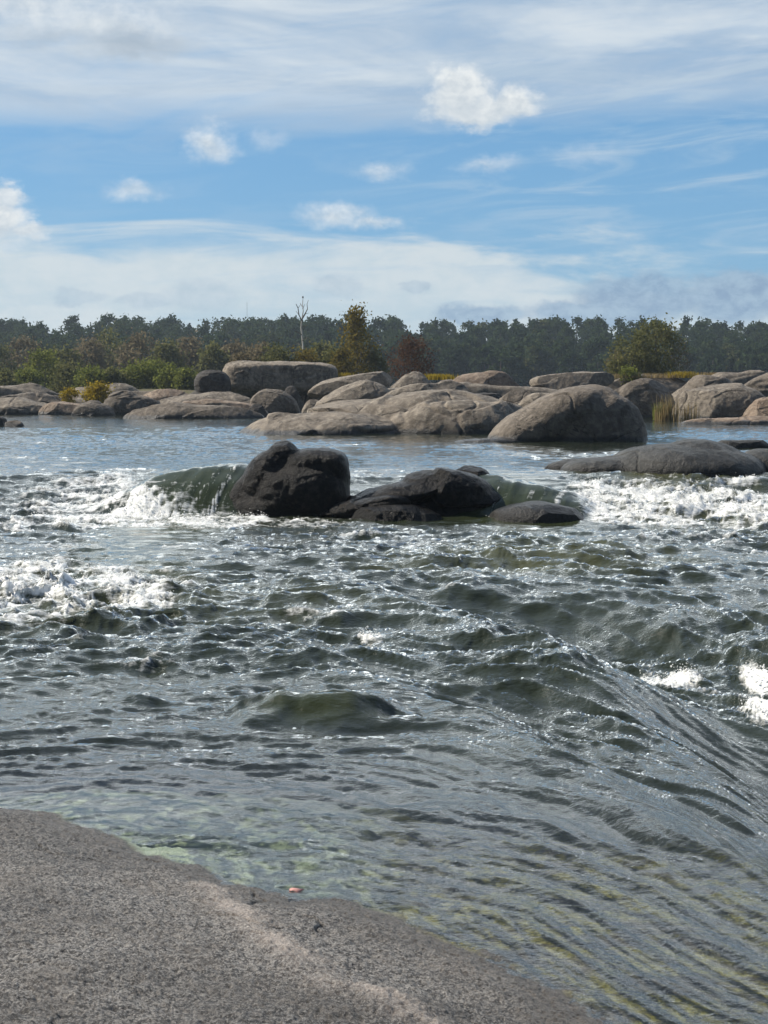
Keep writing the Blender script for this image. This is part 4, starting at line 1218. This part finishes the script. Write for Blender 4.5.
v = ICO_V * np.array([0.07, 0.07, 0.10]) + np.array(q_(302.9, 297.2))
mesh_np('trunk_knob', v, tris=ICO_F, mat=BARK, parent=dead)

# autumn tree, russet shrub
at = plant('autumn_tree', 'olive and gold autumn tree with a thin ragged top near the centre', 'tree', 357, 126, 311, 58, F_AUTUMN, 2700, 0.125, 'cone', ybase=378,
           seed=401, nclump=120, sig=0.16, limbs=18, z0=0.02, trunk_r=0.10)
plant('gold_bush', 'golden bush at the left foot of the autumn tree', 'bush', 343, 124, 352, 22, F_AUTUMN, 1500, 0.10, 'round', ybase=380, seed=402, nclump=36, sig=0.2, limbs=5, z0=0.02)
plant('young_tree', 'short greenish shrub at the right foot of the autumn tree', 'shrub', 375, 126, 353, 24, F_OLIVE, 1300, 0.10, 'round', ybase=380, seed=403, nclump=36, sig=0.2, limbs=5, z0=0.02)
plant('russet_shrub', 'rounded russet-brown shrub right of the autumn tree', 'shrub', 411, 130, 342, 52, F_RED, 2600, 0.10, 'dome', ybase=378, seed=404, nclump=80, sig=0.16, limbs=14, z0=0.05)
# right-hand clump
rt = plant('olive_tree', 'tall olive-green tree standing alone on the right bank', 'tree', 657, 128, 322, 54, F_OLIVE, 3300, 0.12, 'round', ybase=380, seed=411, nclump=110, sig=0.15, limbs=14, z0=0.05)
plant('leaning_shrub', 'broad olive shrub sloping down to the left of the tall olive tree', 'shrub', 633, 127, 337, 46, F_OLIVE, 3000, 0.11, 'round', ybase=380, seed=412, nclump=70, sig=0.17, limbs=9, z0=0.03)
plant('side_shrub', 'small brownish shrub at the left end of the olive clump on the right bank', 'shrub', 618, 129, 352, 22, F_BROWN, 1200, 0.10, 'round', ybase=380, seed=413, nclump=34, sig=0.2, limbs=6, z0=0.03)
plant('green_shrub', 'low bright green shrub at the foot of the olive tree', 'shrub', 630, 121, 369, 20, F_GREEN, 900, 0.09, 'round', ybase=380, seed=414, nclump=26, sig=0.22, limbs=4, z0=0.0)
plant('twiggy_tree', 'pale-barked nearly bare tree right of the tall olive tree', 'tree', 680, 128, 341, 24, F_BROWN, 700, 0.07, 'round', ybase=380, bark=BARK_PALE, seed=415, nclump=50, sig=0.22,
      limbs=12, z0=0.2, trunk_r=0.07)


def grass_clump(name, label, cat, px, d, ytop, ybase, wpx, mat, n, seed, group=None, blade=0.02, dp=0.5, droop=0.25):
    rng = np.random.default_rng(seed)
    x, y, zt = P(px, ytop, d); z = P(px, ybase, d)[2]
    h = zt - z; wd = wpx * d / FPX
    vs_ = []; t_ = []
    bx = rng.normal(0, wd * 0.28, n); by = rng.normal(0, wd * 0.28 * dp, n)
    hh = h * rng.uniform(0.45, 1.05, n)
    an = rng.random(n) * 2 * PI; ln = droop * hh * rng.random(n)
    wv = blade * rng.uniform(0.6, 1.4, n)
    ca, sa = np.cos(an), np.sin(an)
    for k in (0.0, 0.55, 1.0):
        cx = bx + ca * ln * k * k; cy = by + sa * ln * k * k; cz = hh * k * (1 - 0.15 * k)
        ww = wv * (1 - 0.85 * k)
        vs_.append(np.stack([cx - sa * ww, cy + ca * ww, cz], 1)); vs_.append(np.stack([cx + sa * ww, cy - ca * ww, cz], 1))
    v = np.stack(vs_, 1).reshape(-1, 3)
    b = np.arange(n)[:, None] * 6
    q = np.concatenate([b + np.array([[0, 1, 3, 2]]), b + np.array([[2, 3, 5, 4]])])
    t = np.repeat(rng.random(n), 6)
    o = mesh_np(name, v, q, smooth=False, mat=mat, attrs={'tint': t})
    o.location = (x, y, z)
    tag(o, label, cat, group)
    return o


GG = 'clumps of yellow grass on the rocks'
grass_clump('yellow_grass', 'bright yellow grass left of the wide tan rock', 'grass clump', 437, 106, 372.5, 380, 30, F_YELLOW, 900, 501, GG, 0.035)
grass_clump('yellow_grass', 'bright yellow grass at the right foot of the pale-barked tree', 'grass clump', 682, 122, 370, 378, 26, F_YELLOW, 800, 502, GG, 0.035)
grass_clump('straw_grass', 'straw-coloured grass strip under the olive tree', 'grass clump', 640, 122, 372, 378, 60, F_STRAW, 1100, 503, GG, 0.035)
grass_clump('straw_grass', 'dry straw grass on the ledge right of the bright yellow clump', 'grass clump', 715, 123, 371, 377, 40, F_STRAW, 700, 504, GG, 0.035)
grass_clump('yellow_grass', 'yellow grass at the left foot of the autumn tree above the flat-topped rock', 'grass clump', 345, 112, 371, 380, 14, F_YELLOW, 400, 505, GG, 0.03)
grass_clump('dry_reeds', 'tall dry reeds growing in the cleft beside the right boulder', 'reeds', 668, 82.5, 388, 421, 20, F_STRAW, 130, 511, 'dry reeds by the right boulder', 0.022, 0.5, 0.2)
grass_clump('dry_reeds', 'short green and yellow reeds left of the tall dry reeds', 'reeds', 662, 83.5, 399, 420, 16, F_GREEN, 130, 512, 'dry reeds by the right boulder', 0.025, 0.5, 0.3)
grass_clump('dry_reeds', 'thin straw reeds at the foot of the right boulder', 'reeds', 690, 82.2, 398, 421, 16, F_STRAW, 70, 513, 'dry reeds by the right boulder', 0.02, 0.4, 0.2)

# ------------------------------------------------------------------ far wood: one mass of many crowns
rng = np.random.default_rng(77)
Vf, Qf, Tf = [], [], []; Vt, Ft = [], []; nf = nt_ = 0
top_px = lambda px: np.interp(px, [-400, 0, 60, 130, 170, 235, 300, 350, 440, 470, 560, 640, 700, 768, 1200], [318, 321, 321, 315, 320, 320, 318, 316, 322, 324, 318, 321, 321, 323, 318])
trees_f = []
for ry0, ry1, cnt in ((322, 345, 170), (345, 385, 150), (385, 430, 170), (430, 470, 230)):
    for _ in range(cnt):
        yv = rng.uniform(ry0, ry1); pxv = rng.uniform(-330, 1100)
        trees_f.append((P(pxv, 385, yv)[0], yv, pxv))
trees_f.sort(key=lambda t: -t[1])
for (xv, yv, pxv) in trees_f:
    z = float(hill_h(np.array([xv]), np.array([yv]))[0])
    zt = P(pxv, float(top_px(pxv)) , yv)[2]
    fr_ = (yv - 322) / 148.0
    full = zt - z
    h = full * (0.62 + 0.36 * min(1, max(0, fr_ * 1.25))) * rng.uniform(0.84, 1.04)
    if yv > 430: h = full * rng.uniform(0.88, 1.03)
    h = max(h, 8.0)
    wd = h * rng.uniform(0.6, 1.05) if h < 12 else h * rng.uniform(0.45, 0.9)
    n = 1250
    cc = clumps(rng, h, wd, wd, 46, 0.03, 'dome' if rng.random() < 0.5 else 'round')
    v, q, t = leaves(cc, n, 0.42, rng, 0.038 * h)
    kind = rng.random()
    t = np.clip(t * 0.55 + (0.45 if kind > 0.88 else (0.25 if kind > 0.6 else (0.1 if kind > 0.3 else -0.08))), 0, 1)
    v = v + np.array([xv, yv, z])
    Vf.append(v); Qf.append(q + nf); nf += len(v); Tf.append(t)
    tv, tf = tube([(xv, yv, z - 0.3), (xv + rng.normal(0, .2), yv, z + h * 0.5), (xv, yv, z + h * 0.9)], [0.25, 0.18, 0.05], 5)
    Vt.append(tv); Ft.append(tf + nt_); nt_ += len(tv)
far = empty('far_forest', (0, 380, 0)); tag(far, 'dark blue-green wood covering the far bank along the whole horizon', 'forest', kind='stuff')
a_ = mesh_np('crowns', np.concatenate(Vf) - np.array([0, 380, 0]), np.concatenate(Qf), smooth=False, mat=F_FOREST, attrs={'tint': np.concatenate(Tf)}, parent=far)
b_ = mesh_np('trunks', np.concatenate(Vt) - np.array([0, 380, 0]), np.concatenate(Ft), mat=BARK, parent=far)
a_['kind'] = 'stuff'; b_['kind'] = 'stuff'

# thin mast beyond the ridge
m_mast, nt, out = new_mat('mast_steel'); principled(nt, out, (0.25, 0.26, 0.27), 0.5)
x, y, zt = P(247, 302, 520)
zb_ = float(hill_h(np.array([x]), np.array([y]))[0]); hm = zt - zb_
V_, F_ = [], []; n_ = 0
for (ax, ay) in ((0.2, 0), (-0.1, 0.17), (-0.1, -0.17)):
    v, f = tube([(ax, ay, 0), (ax, ay, hm * 0.5), (ax * 0.6, ay * 0.6, hm)], [0.02, 0.02, 0.015], 4); V_.append(v); F_.append(f + n_); n_ += len(v)
for k in range(24):
    z1 = hm * k / 24; z2 = hm * (k + 1) / 24
    s = [(0.2, 0), (-0.1, 0.17), (-0.1, -0.17)]
    for j in range(3):
        a, b = s[j], s[(j + 1) % 3]
        v, f = tube([(a[0], a[1], z1), (b[0], b[1], z2)], [0.008, 0.008], 3); V_.append(v); F_.append(f + n_); n_ += len(v)
mast = mesh_np('radio_mast', np.concatenate(V_), np.concatenate(F_), mat=m_mast, smooth=False)
mast.location = (x, y, zb_)
tag(mast, 'thin faint lattice mast standing above the far tree line', 'mast')

# the pink leaf lying in the shallows
m_leaf, nt, out = new_mat('pink_leaf'); principled(nt, out, (0.40, 0.20, 0.17), 0.6)
x, y, z = W(296, 892)
ang = np.linspace(0, 2 * PI, 24, endpoint=False)
rad = 0.036 * (0.75 + 0.25 * np.abs(np.cos(2.5 * ang)))
ring = np.stack([rad * np.cos(ang) * 1.25, rad * np.sin(ang) * 0.9, 0.004 * np.cos(3 * ang)], 1)
lv = np.concatenate([[(0, 0, 0.006)], ring, [(0, 0, -0.002)], ring - np.array([0, 0, 0.003])])
lt = [(0, 1 + i, 1 + (i + 1) % 24) for i in range(24)] + [(25, 26 + (i + 1) % 24, 26 + i) for i in range(24)]
lt += [(1 + i, 26 + i, 26 + (i + 1) % 24) for i in range(24)] + [(1 + i, 26 + (i + 1) % 24, 1 + (i + 1) % 24) for i in range(24)]
leaf = mesh_np('fallen_leaf', lv, tris=lt, mat=m_leaf)
leaf.location = (x, y, z + 0.012)
tag(leaf, 'small pink fallen leaf floating in the shallows beside the near ledge', 'leaf')

# ------------------------------------------------------------------ air
HAZE = True
if HAZE:
    x0, x1, y0, y1, z0h, z1h = -900, 900, -250, 760, -3.6, 45
    hv = [(x0, y0, z0h), (x1, y0, z0h), (x1, y1, z0h), (x0, y1, z0h), (x0, y0, z1h), (x1, y0, z1h), (x1, y1, z1h), (x0, y1, z1h)]
    hq = [(3, 2, 1, 0), (4, 5, 6, 7), (0, 1, 5, 4), (1, 2, 6, 5), (2, 3, 7, 6), (3, 0, 4, 7)]
    m_h, nt, out = new_mat('haze')
    pv = nt.node('ShaderNodeVolumePrincipled')
    pv.inputs['Color'].default_value = (0.72, 0.86, 1.0, 1)
    pv.inputs['Density'].default_value = 0.00022
    pv.inputs['Anisotropy'].default_value = 0.2
    nt.l.new(pv.outputs[0], out.inputs['Volume'])
    hz = mesh_np('haze', hv, hq, smooth=False, mat=m_h)
    tag(hz, 'thin blue haze over the river and the far wood', 'haze', kind='stuff')

# ------------------------------------------------------------------ render settings
SC.view_settings.view_transform = 'Standard'
SC.view_settings.look = 'None'
SC.view_settings.exposure = EXPO
SC.view_settings.gamma = 1.0
SC.view_settings.use_curve_mapping = False
SC.render.engine = 'CYCLES'
cy = SC.cycles
cy.max_bounces = 6
cy.diffuse_bounces = 2
cy.glossy_bounces = 3
cy.transmission_bounces = 3
cy.transparent_max_bounces = 6
cy.volume_bounces = 0
cy.sample_clamp_indirect = 4.0
cy.sample_clamp_direct = 4.0
cy.caustics_reflective = False
cy.caustics_refractive = False
cy.use_denoising = True
try:
    cy.denoiser = 'OPENIMAGEDENOISE'
    cy.denoising_input_passes = 'RGB_ALBEDO_NORMAL'
except Exception as e:
    print('denoise', e)
